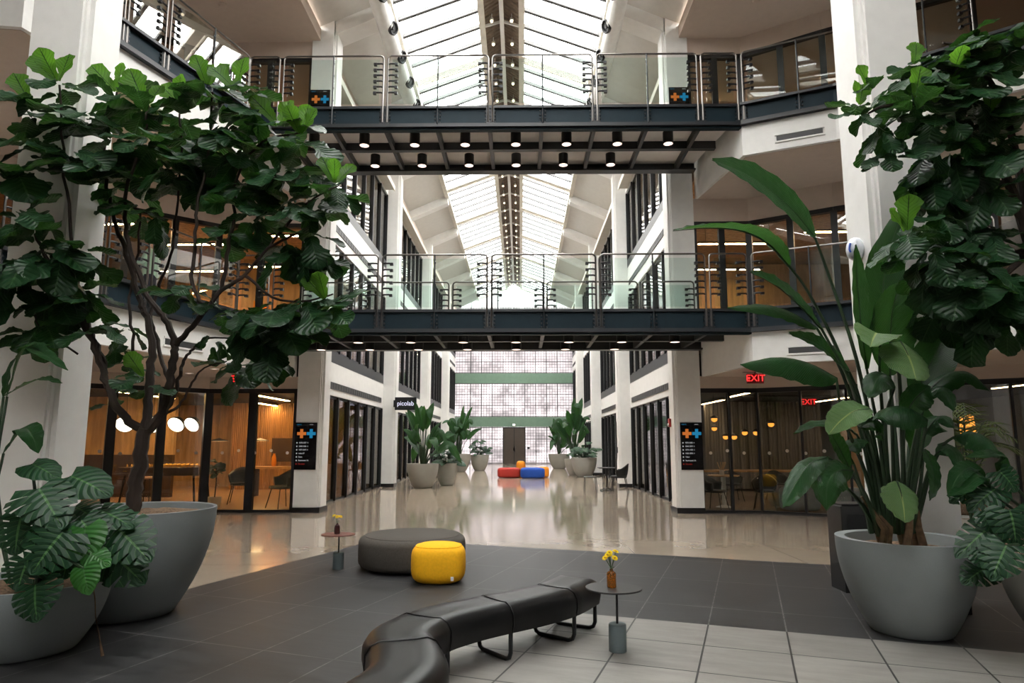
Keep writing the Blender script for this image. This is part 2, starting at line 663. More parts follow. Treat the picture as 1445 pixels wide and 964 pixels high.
# floors
struct('floor', MB().prism([(-14, -9), (14, -9), (14, ENDY + .3), (-14, ENDY + .3)], -.2, 0), M['floor'], 'glossy beige polished floor of the atrium and corridor')
nv = V((.342, .94)); ev = V((.94, -.342))     # across and along the tile grid (rotated 20 degrees)
nv = V((math.sin(-ROT), math.cos(ROT))); ev = V((math.cos(ROT), math.sin(ROT)))
corner = V((-1.72, 10.45))
dC, eC = corner.dot(nv), corner.dot(ev)
pt = lambda d, e: tuple(nv * d + ev * e)
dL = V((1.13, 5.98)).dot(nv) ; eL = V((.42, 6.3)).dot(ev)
struct('tile_floor', MB().prism([pt(dC, eC), pt(dC, eC + 14), pt(dL, eC + 14), pt(dL, eL), pt(-9, eL), pt(-9, eC)], -.02, .006), M['tiledark'], 'dark grey stone tile field in the foreground')
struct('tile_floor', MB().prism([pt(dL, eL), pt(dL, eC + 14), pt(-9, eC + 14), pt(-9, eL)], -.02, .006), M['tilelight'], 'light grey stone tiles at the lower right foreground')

# columns
for sgn in (-1, 1):
    for k, y0 in enumerate(COLY):
        g = .05
        P = [(HW, y0 + .075), (HW + g, y0 + .075), (HW + g, y0 + .03), (HW + .075, y0 + .03), (HW + .075, y0), (HW + CW, y0), (HW + CW, y0 + CW), (HW + .075, y0 + CW), (HW + .075, y0 + CW - .03), (HW + g, y0 + CW - .03), (HW + g, y0 + CW - .075), (HW, y0 + CW - .075)]
        P = [(x * sgn, y) for x, y in P]
        where = ['behind the viewer', 'nearest the viewer', 'at the corridor mouth', 'second along the corridor', 'third along the corridor', 'fourth along the corridor'][k]
        c = struct('column', MB().prism(P, .10, 11.9), M['white'], f'tall white square column on the {side_name[sgn]} side, {where}')
        pl = MB().prism([(sgn * (HW - .012), y0 - .012), (sgn * (HW + CW + .012), y0 - .012), (sgn * (HW + CW + .012), y0 + CW + .012), (sgn * (HW - .012), y0 + CW + .012)], 0, .115)
        pl.build('plinth', M['plinth'], c)

# corridor walls: spandrels between columns
nwin = 0
winproto = {}
ventproto = None
for sgn in (-1, 1):
    sd = side_name[sgn]
    wl = MB()
    for k in range(2, 6):
        ya = COLY[k] + CW
        yb = COLY[k + 1] if k < 5 else ENDY
        for z0, z1 in ((2.70, 3.55), (6.62, 7.67), (10.42, 11.45)):
            wl.box(min(sgn * GX, sgn * (GX + .25)), max(sgn * GX, sgn * (GX + .25)), ya, yb, z0, z1)
    struct('wall_' + sd, wl, M['white'], f'white spandrel wall bands of the {sd} corridor facade')
    for k in range(2, 6):
        ya = COLY[k] + CW
        yb = COLY[k + 1] if k < 5 else ENDY
        for lv, (z0, z1) in enumerate(((0.0, 2.70), (3.55, 6.62), (7.67, 10.42))):
            nwin += 1
            base = z0 + (.27 if lv else .0)
            lab = f"{['ground floor', 'second floor', 'top floor'][lv]} window wall with dark vertical bars on the {sd} side, {ordw(k-2)} bay along the corridor"
            key = (lv, k == 5)
            if key not in winproto:
                L_ = yb - ya
                r = thing('window_%d' % nwin, lab, 'window', (0, 0, 0), 0, None, 'structure')
                fr = MB()
                fr.box(-.05, .05, 0, L_, z1 - .07, z1).box(-.05, .05, 0, L_, base, base + .06)
                fr.build('window_frame', M['black'], r)
                if lv:
                    MB().box(-.10, .06, -.0, L_, z0 - .02, base).build('sill_panel', M['flange'], r)
                n = 8
                mp = None
                for i in range(n):
                    yy = .05 + (L_ - .1) * i / (n - 1)
                    if mp is None:
                        mp = MB().box(-.105, .03, -.036, .036, base + .01, z1 - .02).build('mullion', M['black'], r)
                        q = mp
                    else:
                        q = mp.copy()
                        COL.objects.link(q)
                        q.parent = r
                    q.location = (0, yy, 0)
                MB().box(-.04, -.03, .02, L_ - .02, base + .03, z1 - .04).build('window_pane', M['paned'], r)
                winproto[key] = r
            else:
                r = dup(winproto[key], label=lab)
                r.name = 'window_%d' % nwin
            r.location = (sgn * (GX + .10), ya if sgn < 0 else yb, 0)
            r.rotation_euler = (0, 0, 0 if sgn > 0 else PI)
            if sgn > 0:
                r.location.y = ya
            else:
                r.location.y = yb
            # vent strip above
            zz = (2.88, 6.98, 10.9)[lv]
            if lv < 2:
                vb = thing('air_vent', f"dark slotted air vent strip above the {['ground floor', 'second floor'][lv]} window, {sd} side, {ordw(k-2)} corridor bay", 'vent', (sgn * GX, (ya + yb) / 2, zz), 0, 'corridor vent strips')
                mbv = MB()
                mbv.box(-.015, .015, -3.45, 3.45, 0, .13)
                mbv.build('grille', M['grille'], vb)
                f2 = MB().box(-.022, .02, -3.5, 3.5, -.02, 0.0).box(-.022, .02, -3.5, 3.5, .13, .15)
                for i in range(29):
                    f2.box(-.022, .0 if sgn > 0 else .022, -3.5 + i * .25 - .012, -3.5 + i * .25 + .012, 0, .13)
                f2.build('vent_frame', M['grille'], vb)
            else:
                lb = MB().box(min(sgn * (GX - .34), sgn * GX), max(sgn * (GX - .34), sgn * GX), ya + .25, yb - .45, 10.44, 10.56)
                lb.box(min(sgn * (GX - .34), sgn * (GX - .31)), max(sgn * (GX - .34), sgn * (GX - .31)), ya + .25, yb - .45, 10.38, 10.44)
                tag(lb.build('blind_box', M['cream']), f'beige blind box ledge along the top floor window head, {sd} side, {ordw(k-2)} bay', 'ledge', 'blind boxes over the top windows')

# end wall of glass block
ew = thing('wall_end', 'far end wall of pale glass block between green slab bands', 'wall', (0, ENDY, 0), 0, None, 'structure')
MB().prism([(-HW - .6, 0.05), (HW + .6, .05), (HW + .6, .10), (-HW - .6, .10)], 0.0, 11.5).build('glass_block', M['gblock'], ew)
MB().add([(-4.5, .05, 11.5), (4.5, .05, 11.5), (2.7, .05, 12.1), (.6, .05, 12.95), (-.6, .05, 12.95), (-2.7, .05, 12.1)], [(0, 1, 2, 3, 4, 5)]).build('gable_block', M['gblock'], ew)
for z0, z1 in ((2.66, 3.36), (5.82, 6.55), (9.6, 10.2)):
    MB().box(-HW - .6, HW + .6, -.05, .16, z0, z1).build('slab_band', M['green'], ew)
fr = MB()
for i in range(9):
    x = -3.16 + i * .79
    fr.box(x - .02, x + .02, -.02, .05, 0, 11.9)
for z in (.06, .9, 1.75, 2.6, 3.4, 4.2, 5.0, 5.8, 6.6, 7.4, 8.2, 9.0, 10.25, 11.0):
    fr.box(-HW - .5, HW + .5, -.02, .05, z - .02, z + .02)
fr.build('wall_frame', M['grille'], ew)
d = thing('door_1', 'dark double door in the glass block end wall', 'door', (0.02, ENDY - .04, 0), 0, None, 'structure')
MB().box(-.82, .82, -.03, .03, 0, 2.62).build('door_frame', M['black'], d)
for s_ in (-1, 1):
    dl = MB().box(min(s_ * .02, s_ * .76), max(s_ * .02, s_ * .76), -.06, -.03, .02, 2.55).build('door_leaf', mat('door_brown', (.07, .055, .045), .3), d)
    MB().tube([(s_ * .07, -.06, .9), (s_ * .07, -.11, .92), (s_ * .07, -.11, 1.25), (s_ * .07, -.06, 1.27)], .012, 6).build('door_handle', M['rail'], dl)
el = thing('wall_lamp', 'small glowing lamp above the far double door', 'lamp', (0, ENDY - .06, 2.72), 0)
MB().box(-.12, .12, -.05, .0, 0, .14).build('lamp_body', M['grille'], el)
MB().box(-.08, .08, -.06, -.05, .02, .12).build('lamp_lens', M['L_white'], el)
cr = thing('card_reader', 'small black box beside the far double door', 'card reader', (1.05, ENDY - .0, 1.05), 0)
MB().box(-.09, .09, -.08, 0.045, 0, .16).build('reader_body', M['black'], cr, .01)

# roof over the corridor: sloping soffits, eaves, skylight bays
YA, YB = -8.93, ENDY
for sgn in (-1, 1):
    sd = side_name[sgn]
    so = MB()
    so.add([(sgn * GX, YA, 11.35), (sgn * GX, YB, 11.35), (sgn * 2.72, YB, 12.05), (sgn * 2.72, YA, 12.05), (sgn * GX, YA, 11.6), (sgn * GX, YB, 11.6), (sgn * 2.72, YB, 12.3), (sgn * 2.72, YA, 12.3)],
           [(0, 1, 2, 3), (7, 6, 5, 4), (3, 2, 6, 7), (4, 5, 1, 0), (0, 3, 7, 4), (1, 5, 6, 2)])
    struct('ceiling', so, M['roofsoffit'], f'sloping beige ceiling strip between the {sd} facade and the skylight')
    n = 0
    y = COLY[0] + .29
    while y < ENDY - 1:
        bm_ = MB()
        w = .26 if n % 2 == 0 else .2
        bm_.add([(sgn * GX, y - w, 11.0), (sgn * 2.62, y - w, 11.75), (sgn * 2.62, y - w, 12.1), (sgn * GX, y - w, 11.4),
                 (sgn * GX, y + w, 11.0), (sgn * 2.62, y + w, 11.75), (sgn * 2.62, y + w, 12.1), (sgn * GX, y + w, 11.4)],
                [(0, 1, 2, 3), (7, 6, 5, 4), (0, 4, 5, 1), (1, 5, 6, 2), (3, 2, 6, 7), (0, 3, 7, 4)])
        struct('roof_beam', bm_, M['white'], f'white roof beam rising from the {sd} facade to the skylight eave')
        y += 4.15
        n += 1
    ev_ = MB().box(min(sgn * 2.58, sgn * 2.74), max(sgn * 2.58, sgn * 2.74), YA, YB, 11.96, 12.16)
    struct('trim_%d' % (1 if sgn < 0 else 2), ev_, M['cream'], f'cream eave beam under the {sd} edge of the skylight')

sk = None
y = -9.09 + 2.15
nb = 0
while y < ENDY - .2:
    if sk is None:
        sk = thing('skylight', 'skylight bay', 'skylight', (0, 0, 0), 0, None, 'structure')
        bars = MB()
        pn = MB()
        rf = MB()
        for s_ in (-1, 1):
            A = lambda yy, dz=0.: V((s_ * 2.66, yy, 12.10 + dz))
            B = lambda yy, dz=0.: V((s_ * .58, yy, 12.88 + dz))
            rf.bar(A(0), B(0), .26, .22, (0, 0, 1))
            rf.bar(A(.22, -.04), B(.22, -.04), .05, .14, (0, 0, 1))
            for i in range(1, 6):
                bars.bar(A(i * .69), B(i * .69), .10, .09, (0, 0, 1))
            q = [A(0, .06), A(4.15, .06), B(4.15, .06), B(0, .06)]
            pn.add(q, [(0, 1, 2, 3)] if s_ < 0 else [(3, 2, 1, 0)])
        rf.build('rafter', M['cream'], sk)
        bars.build('glazing_bars', M['bar'], sk)
        pn.build('skylight_pane', M['sky'], sk)
        o = sk
    else:
        o = dup(sk)
    o.location = (0, y, 0)
    o['label'] = f'white glazed skylight bay over the corridor, bay at {ordw(min(nb,11))} position from the viewer' if nb < 12 else 'white glazed skylight bay nearest the far end wall'
    y += 4.15
    nb += 1
rd = thing('ridge_beam', 'brown slatted ridge housing with white beams along the skylight centre', 'ridge', (0, 0, 0), 0, None, 'structure')
mbr = MB()
for s_ in (-1, 1):
    mbr.add([(s_ * .5, YA, 12.92), (s_ * .5, YB, 12.92), (0, YB, 13.25), (0, YA, 13.25)], [(0, 1, 2, 3)])
mbr.box(-.62, .62, YA, YB, 13.28, 13.35)
mbr.build('ridge_lining', M['ridge'], rd)
mbs = MB().box(-.62, -.46, YA, YB, 12.80, 13.30).box(.46, .62, YA, YB, 12.80, 13.30)
mbs.build('ridge_side_beam', M['cream'], rd)
MB().box(-.055, .055, YA, YB, 12.84, 13.02).build('ridge_centre_beam', M['white'], rd)
st = MB()
y = 12.4
while y < ENDY:
    for s_ in (-1, 1):
        st.bar((s_ * .46, y, 12.86), (0, y, 13.0), .05, .06)
    y += 2.07
st.build('ridge_strut', M['white'], rd)
sp0 = None
n = 0
y = 13.2
while y < ENDY - 1:
    for s_ in (-1, 1):
        if sp0 is None:
            sp0 = thing('spotlight', 'small bright spotlight in the two rows under the skylight ridge', 'spotlight', (0, 0, 0), 0, 'spotlights under the skylight ridge')
            MB().tube([(0, 0, .28), (0, 0, .06)], .012, 6).tube([(0, 0, .08), (0, -.03, 0)], .05, 8).build('spot_housing', M['white2'], sp0)
            MB().ball((0, -.035, -.01), .045, 8).build('spot_lens', M['L_spot'], sp0)
            o = sp0
        else:
            o = dup(sp0)
        o.location = (s_ * .27, y, 12.84)
    y += 1.04

# air ducts with jet nozzles beside the eaves
for sgn in (-1, 1):
    sd = side_name[sgn]
    t = thing('air_duct', f'white round air duct with dark nozzles at the {sd} skylight eave', 'duct', (sgn * 2.78, 10.5, 11.60), 0, 'round ducts at the skylight eaves')
    MB().tube([(0, 0, 0), (0, 9.6, 0)], .20, 16).build('duct_tube', M['white2'], t)
    hb = MB()
    for yy in (1, 4, 7):
        hb.bar((0, yy, .15), (0, yy, .45), .03, .03, (0, 1, 0))
    hb.build('duct_hanger', M['white2'], t)
    for i in range(8):
        y = .6 + i * 1.2
        nz_ = MB()
        Mx = Matrix.Rotation(math.radians(115 if sgn < 0 else -115), 4, 'Y') @ Matrix.Rotation(.35, 4, 'X')
        nz_.lathe([(.10, .15), (.16, .19), (.165, .25), (.14, .265), (.12, .25), (.11, .22), (.05, .22), (.045, .25), (.001, .25)], (0, y, 0), 16, M4=Mx)
        for a in range(4):
            a_ = PI * a / 4
            nz_.bar(Mx @ V((.12 * math.cos(a_), .12 * math.sin(a_), .21)) + V((0, y, 0)), Mx @ V((-.12 * math.cos(a_), -.12 * math.sin(a_), .21)) + V((0, y, 0)), .012, .012)
        nz_.build('nozzle', M['black'], t)

# outer roofs, slabs, side and back walls
for sgn in (-1, 1):
    sd = side_name[sgn]
    X = lambda a, b: (min(sgn * a, sgn * b), max(sgn * a, sgn * b))
    x0, x1 = X(GX - .05, 14)
    struct('ceiling', MB().box(x0, x1, YA, ENDY, 11.0, 11.3), M['soffit'], f'beige top floor ceiling on the {sd} side')
    struct('wall_' + sd, MB().box(*X(14, 14.2), -9, ENDY + .3, 0, 12), M['grey'], f'outer wall of the {sd} side rooms')
    for lv in (1, 2):
        z = LV[lv]
        slab = [(sgn * 4.42, 47.5), (sgn * 4.42, 14.3), EDGE[sgn][0]] + EDGE[sgn][1:] + [(sgn * 14, 47.5)]
        if sgn < 0:
            slab = slab[:-2] + [(-14, 7.0), (-14, 47.5)]
        # balcony bulkhead in front of the storefront, thin slab behind
        st_ = STORE[sgn]
        bal = [(sgn * 4.5, 14.4)] + EDGE[sgn] + list(reversed(st_[1:]))
        nm = ['', 'second floor', 'top floor'][lv]
        struct('balcony', MB().prism(bal, z - 1.05, z - .03), M['white'], f'white {nm} balcony bulkhead on the {sd} side of the atrium')
        bal2 = [(sgn * 4.56, 14.38)] + [(a * .99 + sgn * .12, b + .06) for a, b in EDGE[sgn][:-1]] + [(sgn * 13.9, EDGE[sgn][-1][1] + .12)] + [(sgn * 13.9, st_[-1][1])] + list(reversed(st_[1:-1]))
        struct('ceiling', MB().prism(bal2, z - 1.06, z - 1.045), M['soffit'], f'beige soffit under the {nm} balcony, {sd} side')
        room = [(sgn * 4.55, 14.5)] + st_[1:] + [(sgn * 14, ENDY), (sgn * 4.55, ENDY)]
        struct('floor_slab', MB().prism(room, z - .5, z), M['carpet'], f'{nm} slab of the rooms on the {sd} side')
        struct('ceiling', MB().prism([(x * .999 + sgn * .01, yy + .05) for x, yy in room], z - .52, z - .50), M['darkceil'] if lv == 1 else M['tan'], f'room ceiling below the {nm} slab, {sd} side')
    struct('wall_' + sd, MB().box(*X(4.56, 14), 22.7, 22.85, 0, 11), M['tan'] if sgn < 0 else M['grey'], f'cross wall closing the {sd} front rooms')
    struct('wall_' + sd, MB().box(*X(7.6, 7.8), 22.9, ENDY, 0, 11), M['tan'] if sgn < 0 else M['white'], f'inner wall behind the {sd} corridor shops')
    # strip of wall above the storefront glass, per level
    for lv in range(3):
        z = LV[lv]
        top = z + (2.69 if lv == 0 else 2.50)
        zt = [2.96, 7.05, 11.0][lv]
        hm = MB()
        for (xa, ya), (xb, yb) in zip(STORE[sgn], STORE[sgn][1:]):
            hm.bar((xa, ya, (top + zt) / 2), (xb, yb, (top + zt) / 2), .12, zt - top)
        struct('wall_' + sd, hm, M['soffit'], f"beige header strip above the {['ground', 'second', 'top'][lv]} floor storefront, {sd} side")
    struct('wall_back_' + sd, MB().box(*X(0.01, 14), -9.2, -9, 0, 12.2), M['grey'], f'wall behind the viewer, {sd} half')
struct('wall_end_left', MB().box(-14, -4.46, ENDY, ENDY + .2, 0, 12), M['white'], 'end wall of the left rooms')
struct('wall_end_right', MB().box(4.46, 14, ENDY, ENDY + .2, 0, 12), M['white'], 'end wall of the right rooms')
for sgn in (-1, 1):
    rm = [(sgn * 4.62, 14.55)] + [(x * .999 + sgn * .02, y + .12) for x, y in STORE[sgn][1:]] + [(sgn * 13.95, 22.65), (sgn * 4.62, 22.65)]
    struct('ceiling', MB().prism(rm, 2.80, 2.86), M['darkceil'], f'dark ceiling inside the ground floor storefront, {side_name[sgn]} side')
struct('floor', MB().prism([(-13.9, 12.0), (-9.25, 12.3), (-6.5, 14.6), (-4.6, 14.6), (-4.6, 22.6), (-13.9, 22.6)], -.02, .012), M['wfloor'], 'warm wood floor inside the left storefront')
struct('floor', MB().prism([(13.9, 12.0), (9.65, 12.5), (7.2, 13.8), (5.7, 14.7), (4.6, 14.7), (4.6, 22.6), (13.9, 22.6)], -.02, .012), M['carpet'], 'brown carpet inside the right storefront')

# storefront glazing on the atrium side, per level, one window per wall segment
for sgn in (-1, 1):
    sd = side_name[sgn]
    for lv in range(3):
        z = LV[lv]
        top = z + (2.69 if lv == 0 else 2.50)
        for si, ((xa, ya), (xb, yb)) in enumerate(zip(STORE[sgn], STORE[sgn][1:])):
            nwin += 1
            a, b = V((xa, ya, 0)), V((xb, yb, 0))
            ln = (b - a).length
            d_ = (b - a) / ln
            where = ['next to the corridor column', 'second stretch from the corridor', 'third stretch from the corridor', 'farthest stretch from the corridor'][si]
            r = thing('window_%d' % nwin, f"{['ground', 'second', 'top'][lv]} floor storefront glazing in black frames, {sd} side, {where}", 'window', (0, 0, 0), 0, None, 'structure')
            f_ = MB().bar(a + V((0, 0, top - .05)), b + V((0, 0, top - .05)), .12, .1).bar(a + V((0, 0, z + .03)), b + V((0, 0, z + .03)), .12, .06)
            f_.build('window_frame', M['black'], r)
            thick = .17 if (sgn < 0 and lv == 0) else (.13 if lv else .05)
            sp_ = 1.0 if sgn < 0 else (1.26 if lv == 0 else 1.1)
            n = max(2, round(ln / sp_))
            for i in range(n + 1):
                if i == n and si < len(STORE[sgn]) - 2:
                    continue
                p = a + d_ * (ln * i / n)
                MB().bar(p + V((0, 0, z + .05)), p + V((0, 0, top - .08)), thick, .12, (d_.y, -d_.x, 0)).build('mullion', M['black'], r)
            MB().bar(a + V((0, 0, (z + top) / 2)), b + V((0, 0, (z + top) / 2)), .01, top - z - .1).build('window_pane', M['panelow'] if (sgn < 0 and lv) else M['pane'], r)
            if lv == 0:
                dm = MB()
                nrm = V((d_.y, -d_.x, 0))
                if nrm.y > 0:
                    nrm = -nrm
                k = int(ln / .36)
                for i in range(k):
                    c = a + d_ * (.2 + .36 * i) + V((0, 0, 1.28 + (.05 if i % 2 else 0))) + nrm * .012
                    ring = [c + (d_ * math.cos(2 * PI * j / 14) + V((0, 0, 1)) * math.sin(2 * PI * j / 14)) * .035 for j in range(14)]
                    back = [p - nrm * .004 for p in ring]
                    dm.add(ring + back, [list(range(14)), list(range(27, 13, -1))])
                dm.build('safety_dots', mat('safety_dot', (.55, .52, .47), .6), r)

# linear lamps in the rooms (the strips seen through the glass)


def lamp_strip(x, y, z, L_, rz, m, label, w=.09, zc=None):
    t = thing('linear_lamp', label, 'lamp', (x, y, z), rz, 'linear ceiling lamps inside the rooms')
    MB().box(-L_ / 2, L_ / 2, -w / 2 - .01, w / 2 + .01, 0.0, .05).build('lamp_housing', M['black'], t)
    MB().box(-L_ / 2 + .01, L_ / 2 - .01, -w / 2, w / 2, -.012, 0.0).build('lamp_diffuser', m, t)
    if zc:
        for s_ in (-1, 1):
            MB().tube([(s_ * L_ * .4, 0, .04), (s_ * L_ * .4, 0, zc - z)], .006, 5).build('rod', M['black'], t)


lamps = [  # x, y, z, length, rz
    (-6.2, 17.5, 3.2, 2.4, 0), (-9.0, 16.5, 3.2, 2.4, 0), (-11.5, 15, 3.2, 2.4, 0), (-7.5, 20.5, 3.2, 2.4, 0), (-10.8, 19.5, 3.2, 2.4, 0),
    (-6.0, 16.5, 6.9, 2.2, 0), (-8.4, 17.2, 6.9, 2.2, 0), (-6.8, 19.5, 6.9, 2.2, 0), (-10.2, 15.5, 6.9, 2.2, 0), (-10, 20, 6.9, 2.2, 0),
    (-6.5, 18, 10.85, 2.2, 0), (-9.5, 17, 10.85, 2.2, 0),
    (6.2, 19.5, 3.3, 2.2, 0), (9.2, 18.5, 3.3, 2.2, 0), (6.0, 16.2, 3.3, 2.2, 0), (9.0, 15.2, 3.3, 2.2, 0), (11, 13.5, 3.3, 2.2, 0),
    (6.5, 17.5, 6.95, 2.2, 0), (9.0, 16.5, 6.95, 2.2, 0), (7.0, 20.2, 6.95, 2.2, 0),
    (6.5, 17.5, 10.85, 2.2, 0), (9.5, 16.5, 10.85, 2.2, 0)]
for i, (x, y, z, L_, rz) in enumerate(lamps):
    fl = 'ground floor' if z < 3.4 else ('second floor' if z < 7 else 'top floor')
    zc = 2.80 if z < 3.4 else (7.565 if z < 7.2 else 11.0)
    z = 2.70 if z < 3.4 else z
    pl = f"{['near', 'middle', 'rear'][0 if y < 16.9 else (1 if y < 19 else 2)]} row, {'by' if abs(x) < 7.4 else 'away from'} the corridor"
    lamp_strip(x, y, z, L_, PI / 2 if z < 3 else rz, M['L_dim'] if (x > 0 and z < 3.0) else (M['L_lounge'] if z < 3.4 else M['L_line']), f"linear lamp, {fl}, {'left' if x < 0 else 'right'} room, {pl}", .09, zc)
for sgn in (-1, 1):
    for k in range(3, 6):
        for lv in range(3):
            lamp_strip(sgn * 6.2, COLY[k] + 4.2, [3.3, 7.2, 10.85][lv], 4.5, PI / 2, M['L_shop'], f"long linear lamp behind {['ground', 'second', 'top'][lv]} floor windows, {side_name[sgn]} corridor, {ordw(k-2)} bay", .07, [3.475, 7.565, 11.0][lv])

# round soffit downlights
for sgn in (-1, 1):
    for lv in (1, 2):
        z = LV[lv] - 1.062
        spots = [(5.4, 13.3), (7.3, 11.9), (9.3, 10.4)] if sgn > 0 else [(-5.5, 12.6), (-6.4, 13.4), (-6.4, 10.9), (-8.2, 11.0)]
        for i, (x, y) in enumerate(spots):
            t = thing('recessed_downlight', f"round recessed light under the {['', 'second', 'top'][lv]} floor balcony, {side_name[sgn]} side, {ordw(i)} from the corridor", 'downlight', (x, y, z), 0, 'recessed soffit downlights')
            MB().lathe([(.085, 0), (.085, -.008), (.065, -.010), (.06, 0)], n=16).build('lamp_trim', M['white2'], t)
            MB().lathe([(.06, -.002), (.001, -.004)], n=16).build('lamp_lens', M['L_down'], t)
    for i, (x, y) in enumerate([(5.6, 13.0), (7.8, 12)] if sgn > 0 else [(-6, 13), (-5.6, 10.5)]):
        t = thing('smoke_detector', f'small round beige detector on the top ceiling, {side_name[sgn]} side, {ordw(i)} from the corridor', 'detector', (x, y, 11.0), 0, 'ceiling detectors')
        MB().lathe([(.09, 0), (.09, -.03), (.06, -.06), (.001, -.065)], n=16).build('detector_body', M['soffit'], t)
# slot vents in the balcony fascias
for sgn, lv, u, v in ((1, 1, 1122, 494.5), (1, 2, 1104, 197), (-1, 1, 281, 494)):
    a, b = EDGE[sgn][0], EDGE[sgn][1]
    dx = V((b[0] - a[0], b[1] - a[1], 0)).normalized()
    k = .62 if sgn > 0 else .42
    p = V((a[0] + (b[0] - a[0]) * k, a[1] + (b[1] - a[1]) * k, LV[lv] - .83))
    nn = V((dx.y, -dx.x, 0))
    if nn.dot(V((0, -1, 0)) + V((-sgn, 0, 0))) < 0:
        nn = -nn
    t = thing('slot_vent', f"narrow dark slot vent in the white {['', 'second', 'top'][lv]} floor balcony fascia on the {side_name[sgn]}", 'vent', p, 0, 'fascia slot vents')
    h = .40
    MB().bar(dx * -h + nn * .006, dx * h + nn * .006, .02, .10).build('slot', M['grille'], t)
    MB().bar(dx * -(h + .03) + V((0, 0, .07)) + nn * .01, dx * (h + .03) + V((0, 0, .07)) + nn * .01, .025, .03).bar(dx * -(h + .03) - V((0, 0, .07)) + nn * .01, dx * (h + .03) - V((0, 0, .07)) + nn * .01, .025, .03).build('slot_frame', M['white'], t)

# ================================================================== BRIDGES
FY, BY = 12.1, 14.15
XA, XB = -4.93, 4.83


def girder(mb, a, b, ztop, nrm):
    """channel girder: web plus flanges, outward normal nrm"""
    a, b = V((*a, 0)), V((*b, 0))
    up = V((0, 0, 1))
    mb.bar(a + up * (ztop - .22), b + up * (ztop - .22), .02, .40)


PATTERN = []


def railing(path, z, name, label, hoops, mids, inward):
    """glass balustrade on a polyline; hoops: list of (s0,s1) along-path spans, each one bent tube frame"""
    pts = [V((*p, 0)) for p in path]
    seg = [(pts[i + 1] - pts[i]).length for i in range(len(pts) - 1)]

    def pos(s):
        for i, l in enumerate(seg):
            if s <= l + 1e-6 or i == len(seg) - 1:
                d = (pts[i + 1] - pts[i]) / l
                return pts[i] + d * s, d
            s -= l
    r = thing(name, label, 'railing', (pts[0].x, pts[0].y, z), 0)
    out = None
    H = 1.06
    for s0, s1 in hoops:
        p0, d0 = pos(s0)
        p1, d1 = pos(s1)
        nn = V((d0.y, -d0.x, 0))
        if nn.dot(inward) > 0:
            nn = -nn
        up = V((0, 0, 1))
        zt = z + H
        zb = z - .34
        path_ = [p0 + up * zb, p0 + up * (zt - .06), p0 + d0 * .02 + up * (zt - .02), p0 + d0 * .06 + up * zt]
        # follow corners
        acc = 0
        for i, l in enumerate(seg[:-1]):
            acc += l
            if s0 + .1 < acc < s1 - .1:
                path_.append(pts[i + 1] + up * zt)
        path_ += [p1 - d1 * .06 + up * zt, p1 - d1 * .02 + up * (zt - .02), p1 + up * (zt - .06), p1 + up * zb]
        path_ = [q + nn * .05 for q in path_]
        MB().tube(path_, .018, 8).build('rail_frame', M['rail'], r, w=True)
        for p, d, sg in ((p0, d0, 1), (p1, d1, -1)):
            for i in range(6):
                zz = z + .27 + i * .122
                c = MB()
                q = p + nn * .05 + up * zz
                c.tube([q, q + d * sg * .04 + up * .014, q + d * sg * .13 + up * .014, q + d * sg * .165 - up * .004], [.016, .017, .018, .018], 6)
                c.box(q.x + d.x * sg * .165 - .03, q.x + d.x * sg * .165 + .03, q.y + d.y * sg * .165 - .03, q.y + d.y * sg * .165 + .03, zz - .027, zz + .02)
                c.build('clamp', M['black'], r, w=True)
            pl_ = MB()
            pl_.bar(p + nn * .045 + up * (z - .40), p + nn * .045 + up * (z - .02), .10 * 0 + .012, .36 * 0 + .07, (d.x, d.y, 0))
            for i in range(4):
                for e in (-.05, .05):
                    pl_.ball(p + nn * .03 + d * e + up * (z - .12 - i * .075), .017, 6)
            pl_.build('post_bracket', M['rail'] if False else M['flange'], r, w=True)
        g0, _ = pos(s0 + .06)
        g1, _ = pos(s1 - .06)
        # glass, split at the mid post
        ms = [m for m in mids if s0 < m < s1]
        cuts = [s0 + .07] + ms + [s1 - .07]
        for ca, cb in zip(cuts, cuts[1:]):
            qa, _ = pos(ca + .012)
            qb, _ = pos(cb - .012)
            MB().bar(qa + nn * .05 + up * (z + .51), qb + nn * .05 + up * (z + .51), .012, .94).build('glass_panel', M['glass'], r, w=True)
    for m in mids:
        p, d = pos(m)
        nn = V((d.y, -d.x, 0))
        if nn.dot(inward) > 0:
            nn = -nn
        up = V((0, 0, 1))
        c = MB().tube([p + nn * .07 + up * (z - .38), p + nn * .07 + up * (z + H)], .015, 6)
        for i in range(4):
            c.ball(p + nn * .055 + up * (z + .12 + i * .26), .022, 6)
            for e in (-.05, .05):
                c.ball(p + nn * .03 + d * e + up * (z - .12 - i * .075), .017, 6)
        c.build('post', M['flange'], r, w=True)
    return r


